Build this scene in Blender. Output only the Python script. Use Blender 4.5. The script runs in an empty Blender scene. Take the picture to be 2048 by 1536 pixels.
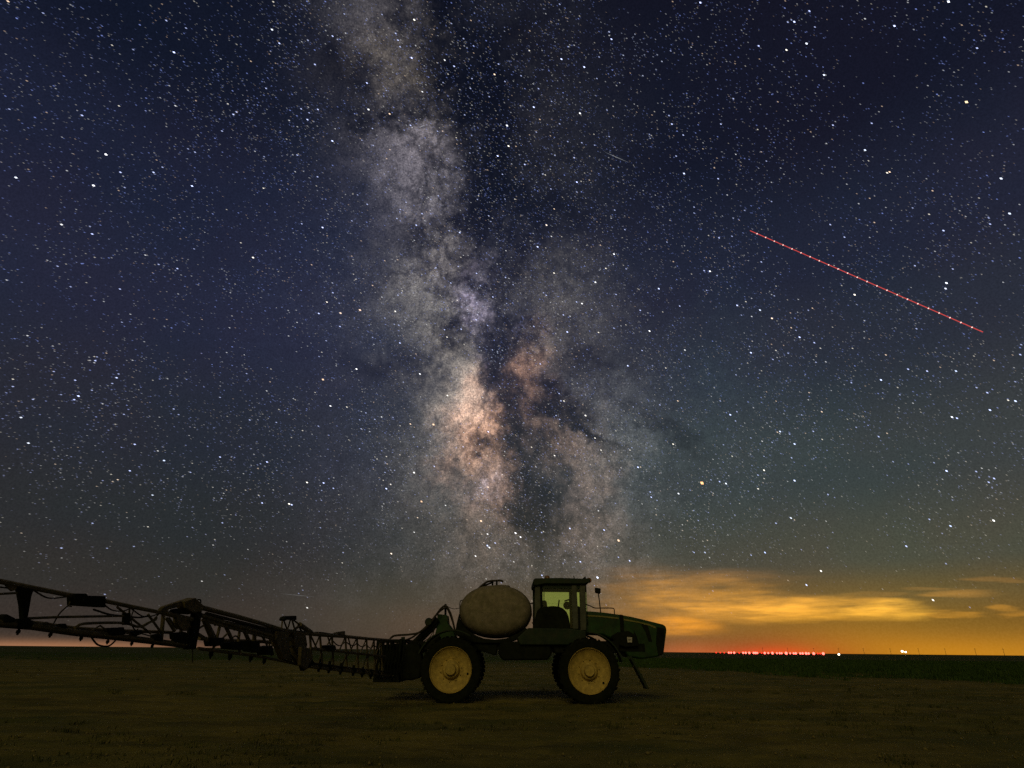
import bpy, bmesh, math, random
import numpy as np
from mathutils import Vector, Matrix

random.seed(7)
rng = np.random.default_rng(11)
R = math.radians
S = bpy.context.scene
COL = S.collection

# ---------------------------------------------------------------- camera
CAM_H = 1.42
cd = bpy.data.cameras.new('camera')
cd.sensor_fit = 'HORIZONTAL'; cd.sensor_width = 36.0
cd.lens = 36.0 * 1170.0 / 2048.0
cd.clip_start = 0.05; cd.clip_end = 60000
cam = bpy.data.objects.new('camera', cd); COL.objects.link(cam)
cam.matrix_world = (Matrix.Translation((0, 0, CAM_H)) @ Matrix.Rotation(R(90 + 24.49), 4, 'X') @ Matrix.Rotation(R(0.55), 4, 'Z'))
S.camera = cam
S.view_settings.view_transform = 'Standard'
S.view_settings.look = 'None'
S.view_settings.exposure = 0.0
S.view_settings.gamma = 1.0
S.view_settings.use_curve_mapping = False
S.cycles.use_denoising = False
S.cycles.max_bounces = 4
S.cycles.use_adaptive_sampling = True; S.cycles.adaptive_threshold = 0.015; S.cycles.adaptive_min_samples = 24
S.cycles.transparent_max_bounces = 12
S.cycles.sample_clamp_indirect = 2.0

# ---------------------------------------------------------------- night sky (world nodes, laid out in azimuth / elevation)
world = bpy.data.worlds.new('World'); S.world = world
world.use_nodes = True
nt = world.node_tree; nt.nodes.clear(); L = nt.links.new
def node(t, **kw):
    n = nt.nodes.new(t)
    for k, v in kw.items(): setattr(n, k, v)
    return n
def put(sock, v):
    if isinstance(v, bpy.types.NodeSocket): L(v, sock)
    elif v is not None: sock.default_value = v
def M(op, a, b=None, c=None, clamp=False):
    n = node('ShaderNodeMath', operation=op, use_clamp=clamp)
    put(n.inputs[0], a); put(n.inputs[1], b)
    if c is not None: put(n.inputs[2], c)
    return n.outputs[0]
def VM(op, a, b=None, c=None):
    n = node('ShaderNodeVectorMath', operation=op)
    put(n.inputs[0], a); put(n.inputs[1], b)
    if c is not None: put(n.inputs[2], c)
    return n.outputs['Value'] if op in ('DOT_PRODUCT', 'LENGTH') else n.outputs[0]
def noise(vec, scale, detail=4, rough=.55, out='Fac', lac=2.0):
    n = node('ShaderNodeTexNoise'); L(vec, n.inputs['Vector'])
    n.inputs['Scale'].default_value = scale; n.inputs['Detail'].default_value = detail
    n.inputs['Roughness'].default_value = rough; n.inputs['Lacunarity'].default_value = lac
    return n.outputs[out]
def maprange(v, a, b, c, d):
    n = node('ShaderNodeMapRange'); put(n.inputs[0], v)
    for i, x in enumerate((a, b, c, d)): n.inputs[i + 1].default_value = x
    return n.outputs[0]
tc = node('ShaderNodeTexCoord'); dirv = tc.outputs['Generated']
sep = node('ShaderNodeSeparateXYZ'); L(dirv, sep.inputs[0])
az = M('MULTIPLY', M('ARCTAN2', sep.outputs[0], sep.outputs[1]), 57.29578)
el = M('MULTIPLY', M('ARCSINE', sep.outputs[2]), 57.29578)
cmb = node('ShaderNodeCombineXYZ'); L(az, cmb.inputs[0]); L(el, cmb.inputs[1]); cmb.inputs[2].default_value = 1.0; P0 = cmb.outputs[0]

def ramp(v, stops):
    n = node('ShaderNodeValToRGB'); L(v, n.inputs[0]); cr = n.color_ramp
    cr.interpolation = 'EASE'
    while len(cr.elements) < len(stops): cr.elements.new(0.5)
    for e, (p, c) in zip(cr.elements, stops):
        e.position = p; e.color = (c[0], c[1], c[2], 1)
    return n.outputs[0]
def lin(*c): return tuple(((x / 255 + .055) / 1.055) ** 2.4 if x > 10 else x / 255 / 12.92 for x in c)
e60 = M('DIVIDE', el, 60.0, clamp=True)
west = ramp(e60, [(0.0, lin(64, 53, 45)), (0.035, lin(56, 49, 44)), (0.08, lin(49, 47, 44)), (0.16, lin(44, 45, 47)), (0.28, lin(40, 42, 52)), (0.45, lin(36, 39, 58)), (0.62, lin(30, 33, 52)), (0.78, lin(18, 23, 39)), (1.0, lin(15, 18, 33))])
east = ramp(e60, [(0.0, lin(96, 64, 30)), (0.035, lin(102, 76, 36)), (0.075, lin(90, 78, 50)), (0.12, lin(77, 76, 63)), (0.24, lin(59, 65, 65)), (0.42, lin(42, 46, 58)), (0.54, lin(34, 37, 54)), (0.74, lin(21, 23, 38)), (1.0, lin(19, 20, 33))])
mx = node('ShaderNodeMix', data_type='RGBA')
L(maprange(az, -18, 30, 0, 1), mx.inputs['Factor']); L(west, mx.inputs['A']); L(east, mx.inputs['B'])
base = mx.outputs['Result']
hue = node('ShaderNodeMix', data_type='RGBA'); L(maprange(noise(dirv, 5.0, 2, .6), .34, .66, 0, 1), hue.inputs['Factor'])
hue.inputs['A'].default_value = (.90, 1.02, 1.04, 1); hue.inputs['B'].default_value = (1.04, .99, 1.0, 1)
base = VM('MULTIPLY', base, hue.outputs['Result'])

def blobs(vec, table, scalar=False, sharp=False):
    """sum of soft elliptical patches; a row is az, el, half-size, half-size, turn, then the colour (or the depth)"""
    acc = None
    for row in table:
        a, e, s1, s2, t = row[:5]
        ct, st = math.cos(t), math.sin(t)
        u = VM('DOT_PRODUCT', vec, (ct / s1, st / s1, -(ct * a + st * e) / s1))
        w = VM('DOT_PRODUCT', vec, (-st / s2, ct / s2, -(-st * a + ct * e) / s2))
        q = M('MULTIPLY_ADD', w, w, M('MULTIPLY', u, u))
        g = M('POWER', 0.36788, M('MULTIPLY', M('MULTIPLY', q, q), M('SQRT', q)) if sharp else q)
        if scalar:
            acc = M('MULTIPLY', g, row[5]) if acc is None else M('MULTIPLY_ADD', g, row[5], acc)
        else:
            sc = node('ShaderNodeVectorMath', operation='SCALE'); sc.inputs[0].default_value = row[5:8]; L(g, sc.inputs['Scale'])
            acc = sc.outputs[0] if acc is None else VM('ADD', sc.outputs[0], acc)
    return acc
def warp(vec, nz, amp):
    return VM('MULTIPLY_ADD', VM('SUBTRACT', nz, (.5, .5, .5)), amp, vec)

# --- the milky way: star clouds and the dust lanes in front of them
n1 = noise(dirv, 5.0, 2, .5, 'Color')
n2 = noise(dirv, 17.0, 4, .68, 'Color')
pw = warp(warp(P0, n1, (7, 7, 0)), n2, (9.0, 9.0, 0))
STAR_CLOUDS = [
    (-5.38,30.58,11.93,40.08,0.35, .019, .018, .019), (-11.2,40.43,5.29,21.96,0.41, .036, .0320, .030), (-4.92,21.83,4.96,14.66,0.2, .030, .025, .020), (6.73,23.82,5.54,16.1,0.19, .018, .0155, .013),
    (-19.53,54.71,4.56,7.19,0.98, .034, .030, .030), (-15.69,51.96,2.08,4.69,-1.45, .060, .047, .026), (-12.87,51.56,1.53,3.05,-1.48, .040, .030, .012),
    (-14.69,45.25,5.03,5.91,-1.53, .045, .041, .050), (-11.89,45.6,3.15,3.93,-1.52, .105, .092, .104), (-10.87,46.13,1.53,1.76,0.24, .085, .074, .075), (-10.4,48.86,2.21,3.32,-1.51, .055, .044, .024),
    (-11.28,41.1,2.22,3.93,-1.48, .055, .050, .055), (-8.23,37.97,2.76,3.57,-1.51, .075, .064, .056), (-8.48,34.21,4.25,5.45,-1.51, .055, .052, .047),
    (-4.56,32.3,1.21,2.28,0.55, .32, .27, .38), (-3.57,34.49,2.04,3.32,0.05, .060, .054, .080), (-3.84,36.6,0.75,0.83,-1.57, .07, .055, .08), (-9.82,30.28,5.51,5.79,1.56, .045, .043, .034),
    (-6.52,26.63,3.25,4.38,0.07, .085, .072, .054), (-2.32,26.56,1.53,2.93,0.03, .055, .048, .075), (-2.61,25.23,0.34,0.43,-1.55, .40, .28, .40), (0.95,30.11,0.29,0.39,1.57, .10, .09, .14), (0.64,15.56,0.38,0.45,-1.56, .14, .14, .18), (-2.96,13.7,0.57,0.69,1.57, .14, .14, .19), (-4.99,23.29,2.44,2.65,1.56, .11, .08, .056),
    (-3.7,20.31,2.7,3.21,0.06, .46, .250, .155), (-4.09,20.98,1.35,1.46,0.1, .14, .10, .075), (-6.61,22.14,2.72,3.65,0.08, .105, .097, .084), (-1.99,20.21,1.56,2.19,0.03, .20, .100, .052), (-3.26,16.55,2.77,2.98,0.1, .20, .112, .068), (-1.84,14.43,2.49,3.32,0.03, .11, .058, .034),
    (-2.97,13.8,1.6,1.68,1.47, .13, .105, .110), (-1.07,13.03,1.97,2.35,0.03, .085, .045, .026), (-2.22,10.22,2.76,4.33,-1.56, .06, .040, .026), (-7.63,15.92,4.46,6.18,0.09, .046, .046, .040),
    (4.87,33.32,3.82,5.47,1.54, .032, .029, .022), (8.98,30.5,4.56,4.99,1.53, .025, .024, .020), (3.3,25.61,2.71,3.03,-0.02, .180, .094, .055), (5.52,27.51,2.43,2.74,1.55, .055, .043, .030),
    (2.73,22.92,1.91,2.84,-0.01, .115, .056, .028), (4.74,19.25,3.08,3.39,-0.07, .090, .052, .030), (8.18,16.52,2.78,2.96,-0.22, .080, .054, .038), (7.27,13.0,2.33,2.71,-0.12, .066, .043, .032),
    (8.33,10.22,2.27,3.08,-1.54, .055, .038, .030), (11.17,16.88,2.94,6.16,-0.08, .034, .038, .038), (7.39,21.12,1.45,2.07,1.55, .055, .048, .042), (11.47,24.06,3.37,3.63,-1.55, .03, .03, .03),
    (18.01,19.72,8.78,9.11,-1.13, .010, .015, .015), (-21.5,32.5,8.74,9.1,0.3, .002, .004, .010), (2.09,47.95,9.89,10.05,1.44, .012, .0115, .0095), (-15.82,15.4,6.05,6.97,0.27, .008, .009, .014), (-0.97,7.29,3.13,13.2,-1.56, .022, .018, .016),
    (-26.57,59.81,5.14,9.25,1.32, .03, .028, .028), (-37.18,65.25,4.82,10.7,1.49, .03, .028, .03),
]
DUST = [
    (-12.77,56.37,3.13,4.38,1.57, 1.5), (-8.7,51.39,2.32,5.17,-1.5, 1.2), (-1.98,49.16,4.45,7.48,-1.56, 1.1), (-4.09,44.92,3.65,4.01,1.53, 1.4), (2.03,40.6,3.39,7.43,1.56, 1.0), (-9.55,40.41,0.81,3.32,-1.12, 1.1),
    (-11.01,38.87,1.09,2.73,-1.47, .7), (-3.83,40.06,1.84,2.72,0.06, .5), (-0.38,36.45,2.38,2.81,0.03, .9), (-5.8,30.17,0.92,1.69,-0.95, 1.4), (-1.7,30.22,1.58,2.42,0.03, .8), (-0.37,27.81,1.66,2.93,0.02, .9),
    (-0.62,22.92,1.79,3.7,0.31, 1.4), (1.14,16.85,2.43,3.13,-0.0, 1.6), (1.64,12.81,1.97,2.46,-1.56, 1.2), (5.6,21.9,1.46,2.35,1.55, 1.7), (8.08,19.5,0.69,3.09,1.03, 1.7), (9.8,26.49,2.03,3.31,1.51, 1.1),
    (14.64,20.0,0.87,4.3,0.84, .9), (-13.82,25.09,1.15,3.09,-1.47, .7), (3.08,10.49,2.02,2.76,-0.03, .7), (-19.86,49.93,2.01,2.73,0.35, 1.0), (-17.16,48.11,0.8,4.73,-1.41, 1.2), (-23.1,51.03,1.47,1.9,0.45, .7), 
    (-2.17,53.44,3.38,6.47,-1.56, .8), (-6.61,28.09,0.97,1.43,-1.52, .8), (6.69,22.84,1.05,1.95,-0.05, .8), (-1.93,18.03,0.77,1.12,-1.56, .7), (-6.41,16.21,0.8,1.62,0.06, .5),
]
light = blobs(pw, STAR_CLOUDS)
dust = blobs(pw, DUST, True)
fb = noise(dirv, 44.0, 4, .78)
dn = noise(dirv, 13.0, 4, .68)
grainy = noise(dirv, 420.0, 1, .7)
rift = blobs(pw, [(-3.86,34.48,10.62,32.75,0.33, 1.0)], True)
fil = M('MULTIPLY', maprange(M('ABSOLUTE', M('SUBTRACT', noise(VM('MULTIPLY', dirv, (1.0, 1.0, .75)), 10.5, 4, .66), .5)), 0.0, .050, 1.0, 0.0), rift)
fil2 = M('MULTIPLY', maprange(M('ABSOLUTE', M('SUBTRACT', noise(VM('ADD', dirv, (3.1, 1.7, .4)), 27.0, 3, .62), .5)), 0.0, .060, 1.0, 0.0), rift)
fil = M('MULTIPLY_ADD', fil2, .45, fil)
tau = M('MULTIPLY_ADD', fil, 1.15, M('MULTIPLY', dust, maprange(dn, .38, .62, .45, 2.05)))
trans = M('POWER', 0.36788, tau)
mw = VM('MULTIPLY', light, M('MULTIPLY', trans, M('MULTIPLY', maprange(fb, .3, .7, .55, 1.45), maprange(grainy, .3, .72, .60, 1.48))))
base_d = VM('MULTIPLY', base, M('MULTIPLY', maprange(M('POWER', 0.36788, M('MULTIPLY', tau, .5)), 0, 1, .62, 1.0), maprange(grainy, .3, .75, .86, 1.16)))

# --- glow of far towns on the horizon and low clouds lit by it
cv = node('ShaderNodeCombineXYZ'); L(M('MULTIPLY', az, .085), cv.inputs[0]); L(M('MULTIPLY', el, .62), cv.inputs[1])
cn = noise(cv.outputs[0], 1.0, 4, .56, 'Color')
cn2 = noise(cv.outputs[0], 2.6, 4, .6, 'Fac')
pc = warp(P0, cn, (9, 1.5, 0))
CLOUDS = [
    (26.42,3.36,0.88,5.53,1.56, .42, .205, .018), (30.98,3.08,0.73,2.54,1.57, .34, .190, .020), (20.65,3.57,1.2,4.83,1.57, .28, .130, .014), (17.07,4.69,1.91,5.51,1.57, .200, .088, .006), (20.21,6.2,0.58,3.72,1.54, .060, .028, .006),
    (14.23,2.04,0.81,4.26,-1.57, .36, .135, .002), (12.28,4.45,2.78,5.08,-1.55, .115, .050, .004), (26.26,2.48,0.26,3.3,1.56, .16, .080, .006), (36.36,4.06,0.38,2.26,1.54, .17, .080, .012), (34.48,2.71,0.18,2.49,1.55, .22, .100, .008),
    (38.43,2.96,0.23,0.96,1.56, .20, .090, .008), (38.58,5.13,0.17,2.16,1.51, .09, .040, .006), (39.3,2.57,0.16,1.1,1.55, .16, .072, .008), (33.99,4.62,0.18,1.6,1.53, .08, .038, .008), (30.89,4.26,0.15,2.05,1.54, .07, .034, .006),
]
GLOW = [
    (33.17,-0.1,1.35,5.95,-1.55, .30, .125, .000), (40.58,-0.02,1.41,6.2,-1.54, .24, .105, .000), (28.08,0.81,1.45,5.61,-1.55, .12, .045, .000), (15.24,-0.3,1.01,3.32,-1.55, .32, .060, .012), (28.45,2.64,2.6,14.85,1.56, .105, .052, .000), (16.72,1.76,1.99,6.23,-1.56, .07, .025, .000),
    (22.19,-0.41,0.71,3.62,-1.55, .56, .0, .0), (22.21,-0.3,1.41,4.97,-1.54, .20, .0, .0), (-36.7,-0.07,0.42,9.71,-1.56, .30, .135, .058), (1.39,2.53,3.37,19.08,-1.56, .028, .021, .013), (-13.42,2.95,2.48,9.5,-1.56, .010, .008, .005),
    (51.03,0.41,1.54,8.91,-1.55, .2, .10, .01), (-47.8,-0.07,0.82,8.01,-1.56, .05, .03, .015),
]
clouds = VM('MULTIPLY', VM('MULTIPLY', (1.04, .94, .8), blobs(pc, CLOUDS, False, True)), maprange(cn2, .3, .7, .38, 1.55))
glow = VM('MULTIPLY', blobs(P0, GLOW), (1.0, .92, .9))
acc = None
for layer in (base_d, mw, clouds, glow):
    bg = node('ShaderNodeBackground'); L(layer, bg.inputs[0]); bg.inputs[1].default_value = 1.0
    if acc is None: acc = bg.outputs[0]
    else:
        ad = node('ShaderNodeAddShader'); L(acc, ad.inputs[0]); L(bg.outputs[0], ad.inputs[1]); acc = ad.outputs[0]
out = node('ShaderNodeOutputWorld'); L(acc, out.inputs[0])
world.cycles.sampling_method = 'MANUAL'; world.cycles.sample_map_resolution = 512

# ---------------------------------------------------------------- one dim, low, warm light from behind the camera
sd = bpy.data.lights.new('sun', 'SUN'); sd.energy = 0.64; sd.angle = R(28.0); sd.color = (1.0, .80, .36)
sun = bpy.data.objects.new('sun', sd); COL.objects.link(sun)
sun.rotation_euler = Vector((0.22, 1.0, -0.62)).to_track_quat('-Z', 'Y').to_euler()

# ---------------------------------------------------------------- materials
def mat(name, col, rough=.6, metal=0, var=.25, scale=6, bump=0, bscale=40, dirt=None, dirt_amt=.35, spec=.35):
    m = bpy.data.materials.new(name); m.use_nodes = True
    t = m.node_tree; b = t.nodes['Principled BSDF']
    b.inputs['Roughness'].default_value = rough; b.inputs['Metallic'].default_value = metal
    b.inputs['Specular IOR Level'].default_value = spec
    geo = t.nodes.new('ShaderNodeNewGeometry')
    n = t.nodes.new('ShaderNodeTexNoise'); n.inputs['Scale'].default_value = scale; n.inputs['Detail'].default_value = 6; n.inputs['Roughness'].default_value = .65
    t.links.new(geo.outputs['Position'], n.inputs['Vector'])
    cr = t.nodes.new('ShaderNodeValToRGB'); t.links.new(n.outputs[0], cr.inputs[0])
    c0 = [c * (1 - var) for c in col]; c1 = [min(1, c * (1 + var)) for c in col]
    cr.color_ramp.elements[0].position = .32; cr.color_ramp.elements[0].color = (*c0, 1)
    cr.color_ramp.elements[1].position = .68; cr.color_ramp.elements[1].color = (*c1, 1)
    colour = cr.outputs[0]
    if dirt:
        n2 = t.nodes.new('ShaderNodeTexNoise'); n2.inputs['Scale'].default_value = scale * 1.7; n2.inputs['Detail'].default_value = 8; n2.inputs['Roughness'].default_value = .7
        t.links.new(geo.outputs['Position'], n2.inputs['Vector'])
        mr = t.nodes.new('ShaderNodeMapRange'); t.links.new(n2.outputs[0], mr.inputs[0])
        mr.inputs[1].default_value = .42; mr.inputs[2].default_value = .68; mr.inputs[3].default_value = 0; mr.inputs[4].default_value = dirt_amt
        mxx = t.nodes.new('ShaderNodeMix'); mxx.data_type = 'RGBA'
        t.links.new(mr.outputs[0], mxx.inputs['Factor']); t.links.new(colour, mxx.inputs['A']); mxx.inputs['B'].default_value = (*dirt, 1)
        colour = mxx.outputs['Result']
    t.links.new(colour, b.inputs['Base Color'])
    if bump:
        n3 = t.nodes.new('ShaderNodeTexNoise'); n3.inputs['Scale'].default_value = bscale; n3.inputs['Detail'].default_value = 6
        t.links.new(geo.outputs['Position'], n3.inputs['Vector'])
        bp = t.nodes.new('ShaderNodeBump'); bp.inputs['Strength'].default_value = bump; bp.inputs['Distance'].default_value = .02
        t.links.new(n3.outputs[0], bp.inputs['Height']); t.links.new(bp.outputs[0], b.inputs['Normal'])
    return m
def emit(name, col, st):
    m = bpy.data.materials.new(name); m.use_nodes = True; t = m.node_tree; t.nodes.clear()
    e = t.nodes.new('ShaderNodeEmission'); e.inputs[0].default_value = (*col, 1); e.inputs[1].default_value = st
    o = t.nodes.new('ShaderNodeOutputMaterial'); t.links.new(e.outputs[0], o.inputs[0])
    m.cycles.emission_sampling = 'NONE'
    return m
DUSTC = (.10, .075, .035)
GREEN = mat('green_paint', (.009, .036, .004), .55, 0, .45, 4, .1, 30, (.040, .044, .012), .3, .2)
DKGREEN = mat('dark_green_paint', (.007, .018, .004), .6, 0, .4, 3, .15, 30, (.05, .04, .02), .3, .2)
BOOMG = mat('boom_paint', (.070, .062, .024), .65, 0, .5, 7, .2, 50, (.22, .165, .085), .6, .15)
YELLOW = mat('yellow_paint', (.40, .29, .065), .7, 0, .25, 7, .2, 60, (.16, .115, .028), .55, .12)
STRIPE = mat('yellow_stripe', (.17, .155, .035), .6, 0, .25, 5, 0, 40, (.05, .06, .01), .5, .2)
BLACK = mat('black_steel', (.0055, .0075, .003), .75, 0, .5, 5, .2, 40, (.020, .020, .007), .35, .08)
RUBBER = mat('tyre_rubber', (.006, .008, .0035), .9, 0, .4, 6, .3, 40, (.024, .021, .008), .3, .06)
HOSE = mat('hose_rubber', (.022, .018, .010), .7, 0, .3, 10, 0, 40, (.06, .05, .025), .3, .2)
TANK = mat('tank_plastic', (.172, .146, .092), .8, 0, .30, 4.5, .2, 25, (.095, .092, .040), .75, .08)
GREY = mat('grey_pillar', (.060, .066, .040), .6, 0, .3, 5, .1, 40, (.03, .03, .015), .5, .2)
WHITE = mat('white_decal', (.36, .34, .26), .6, 0, .15, 20)
AMBER = mat('amber_lens', (.14, .065, .018), .4, 0, .2, 10)
WOOD = mat('pole_wood', (.05, .036, .022), .9, 0, .3, 2)
def glass_mat(name, tint, dustc, amt, lit=None):
    m = bpy.data.materials.new(name); m.use_nodes = True; t = m.node_tree; t.nodes.clear()
    tr = t.nodes.new('ShaderNodeBsdfTransparent'); tr.inputs[0].default_value = (*tint, 1)
    df = t.nodes.new('ShaderNodeBsdfDiffuse')
    geo = t.nodes.new('ShaderNodeNewGeometry'); n = t.nodes.new('ShaderNodeTexNoise'); n.inputs['Scale'].default_value = 9; n.inputs['Detail'].default_value = 6
    t.links.new(geo.outputs['Position'], n.inputs['Vector'])
    cr = t.nodes.new('ShaderNodeValToRGB'); t.links.new(n.outputs[0], cr.inputs[0])
    cr.color_ramp.elements[0].position = .3; cr.color_ramp.elements[0].color = (*[c * .8 for c in dustc], 1)
    cr.color_ramp.elements[1].position = .7; cr.color_ramp.elements[1].color = (*dustc, 1)
    t.links.new(cr.outputs[0], df.inputs[0])
    gl = t.nodes.new('ShaderNodeBsdfGlossy'); gl.inputs['Roughness'].default_value = .08
    m1 = t.nodes.new('ShaderNodeMixShader'); m1.inputs[0].default_value = amt
    t.links.new(tr.outputs[0], m1.inputs[1]); t.links.new(df.outputs[0], m1.inputs[2])
    fr = t.nodes.new('ShaderNodeFresnel'); fr.inputs[0].default_value = 1.45
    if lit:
        em = t.nodes.new('ShaderNodeEmission'); em.inputs[0].default_value = (*lit, 1); em.inputs[1].default_value = 1.0  # added glow: the pane itself emits, there is no lamp behind it
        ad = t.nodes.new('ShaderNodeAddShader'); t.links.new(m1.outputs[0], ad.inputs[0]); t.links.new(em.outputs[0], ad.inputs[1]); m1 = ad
    m2 = t.nodes.new('ShaderNodeMixShader'); t.links.new(fr.outputs[0], m2.inputs[0]); t.links.new(m1.outputs[0], m2.inputs[1]); t.links.new(gl.outputs[0], m2.inputs[2])
    o = t.nodes.new('ShaderNodeOutputMaterial'); t.links.new(m2.outputs[0], o.inputs[0])
    return m
GLASS = glass_mat('cab_glass', (.92, .97, .80), (.5, .55, .3), .03)
DUSTY_GLOW = glass_mat('dusty_glowing_cab_glass', (.88, .93, .70), (.60, .60, .30), .40, (.105, .108, .034))  # far pane: dust film plus an added glow that brightens it

# ---------------------------------------------------------------- mesh helpers
class MB:
    def __init__(self): self.v = []; self.f = []
    def add(self, vs, fs):
        o = len(self.v); self.v += [tuple(map(float, p)) for p in vs]; self.f += [tuple(i + o for i in f) for f in fs]; return self
    def box(self, a, b):
        x0, y0, z0 = a; x1, y1, z1 = b
        return self.add([(x0, y0, z0), (x1, y0, z0), (x1, y1, z0), (x0, y1, z0), (x0, y0, z1), (x1, y0, z1), (x1, y1, z1), (x0, y1, z1)],
                        [(0, 3, 2, 1), (4, 5, 6, 7), (0, 1, 5, 4), (1, 2, 6, 5), (2, 3, 7, 6), (3, 0, 4, 7)])
    def prism(self, poly, y0, y1):                      # polygon in x,z drawn out along y
        n = len(poly); area = sum(poly[i][0] * poly[(i + 1) % n][1] - poly[(i + 1) % n][0] * poly[i][1] for i in range(n))
        if area < 0: poly = poly[::-1]
        vs = [(x, y0, z) for x, z in poly] + [(x, y1, z) for x, z in poly]
        fs = [tuple(range(n)), tuple(range(2 * n - 1, n - 1, -1))] + [(i, i + n, (i + 1) % n + n, (i + 1) % n) for i in range(n)]
        return self.add(vs, fs)
    def tube(self, pts, r, n=8, r2=None):
        pts = [Vector(p) for p in pts]; m = len(pts); rings = []; up = None
        for i, p in enumerate(pts):
            t = (pts[min(i + 1, m - 1)] - pts[max(i - 1, 0)]).normalized()
            if up is None:
                up = t.cross(Vector((0, 0, 1))); up = up.normalized() if up.length > .1 else Vector((1, 0, 0))
            up = (up - t * up.dot(t)).normalized(); w = t.cross(up)
            rr = r if r2 is None else r + (r2 - r) * i / max(1, m - 1)
            rings.append([p + (up * math.cos(2 * math.pi * k / n) + w * math.sin(2 * math.pi * k / n)) * rr for k in range(n)])
        vs = [q for g in rings for q in g]; fs = []
        for i in range(m - 1):
            for k in range(n):
                fs.append((i * n + k, i * n + (k + 1) % n, (i + 1) * n + (k + 1) % n, (i + 1) * n + k))
        fs.append(tuple(range(n - 1, -1, -1))); fs.append(tuple((m - 1) * n + k for k in range(n)))
        return self.add(vs, fs)
    def lathe(self, prof, c, n=48, axis='Y'):           # profile of (radius, along)
        vs = []; fs = []; m = len(prof)
        for r_, a in prof:
            for k in range(n):
                t = 2 * math.pi * k / n; u, w = r_ * math.cos(t), r_ * math.sin(t)
                vs.append((c[0] + u, c[1] + a, c[2] + w) if axis == 'Y' else (c[0] + u, c[1] + w, c[2] + a))
        for i in range(m - 1):
            for k in range(n):
                fs.append((i * n + k, i * n + (k + 1) % n, (i + 1) * n + (k + 1) % n, (i + 1) * n + k))
        return self.add(vs, fs)
    def plate(self, pts, thick):                        # polygon of 3-D points given a thickness along its normal
        pts = [Vector(p) for p in pts]; n = len(pts)
        nor = Vector((0, 0, 0)); c = sum(pts, Vector()) / n
        for i in range(n): nor += (pts[i] - c).cross(pts[(i + 1) % n] - c)
        nor.normalize(); h = nor * thick / 2
        vs = [p + h for p in pts] + [p - h for p in pts]
        fs = [tuple(range(n)), tuple(range(2 * n - 1, n - 1, -1))] + [(i, i + n, (i + 1) % n + n, (i + 1) % n) for i in range(n)]
        return self.add(vs, fs)
    def build(self, name, m, parent=None, base=(0, 0, 0), bevel=0, smooth=False, angle=40):
        me = bpy.data.meshes.new(name); b = Vector(base)
        me.from_pydata([tuple(Vector(v) - b) for v in self.v], [], self.f)
        bm = bmesh.new(); bm.from_mesh(me); bmesh.ops.recalc_face_normals(bm, faces=bm.faces); bm.to_mesh(me); bm.free()
        me.materials.append(m)
        o = bpy.data.objects.new(name, me); COL.objects.link(o)
        if parent is not None: o.parent = parent
        else: o.location = b
        if bevel:
            bv = o.modifiers.new('bevel', 'BEVEL'); bv.width = bevel; bv.segments = 2; bv.limit_method = 'ANGLE'; bv.angle_limit = R(35)
        if smooth:
            me.polygons.foreach_set('use_smooth', [True] * len(me.polygons)); me.set_sharp_from_angle(angle=R(angle))
        return o
def tag(o, label=None, cat=None, group=None, kind=None):
    for k, v in (('label', label), ('category', cat), ('group', group), ('kind', kind)):
        if v: o[k] = v
    return o
def empty(name, loc):
    o = bpy.data.objects.new(name, None); o.empty_display_size = .3; COL.objects.link(o); o.location = loc; return o
def curve_pts(pts, n=6):                                # smooth line through the points
    p = [Vector(q) for q in pts]; p = [2 * p[0] - p[1]] + p + [2 * p[-1] - p[-2]]; out = []
    for i in range(1, len(p) - 2):
        for k in range(n):
            t = k / n
            out.append(.5 * ((2 * p[i]) + (p[i + 1] - p[i - 1]) * t + (2 * p[i - 1] - 5 * p[i] + 4 * p[i + 1] - p[i + 2]) * t * t + (3 * p[i] - p[i - 1] - 3 * p[i + 1] + p[i + 2]) * t ** 3))
    return out + [p[-2]]

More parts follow.
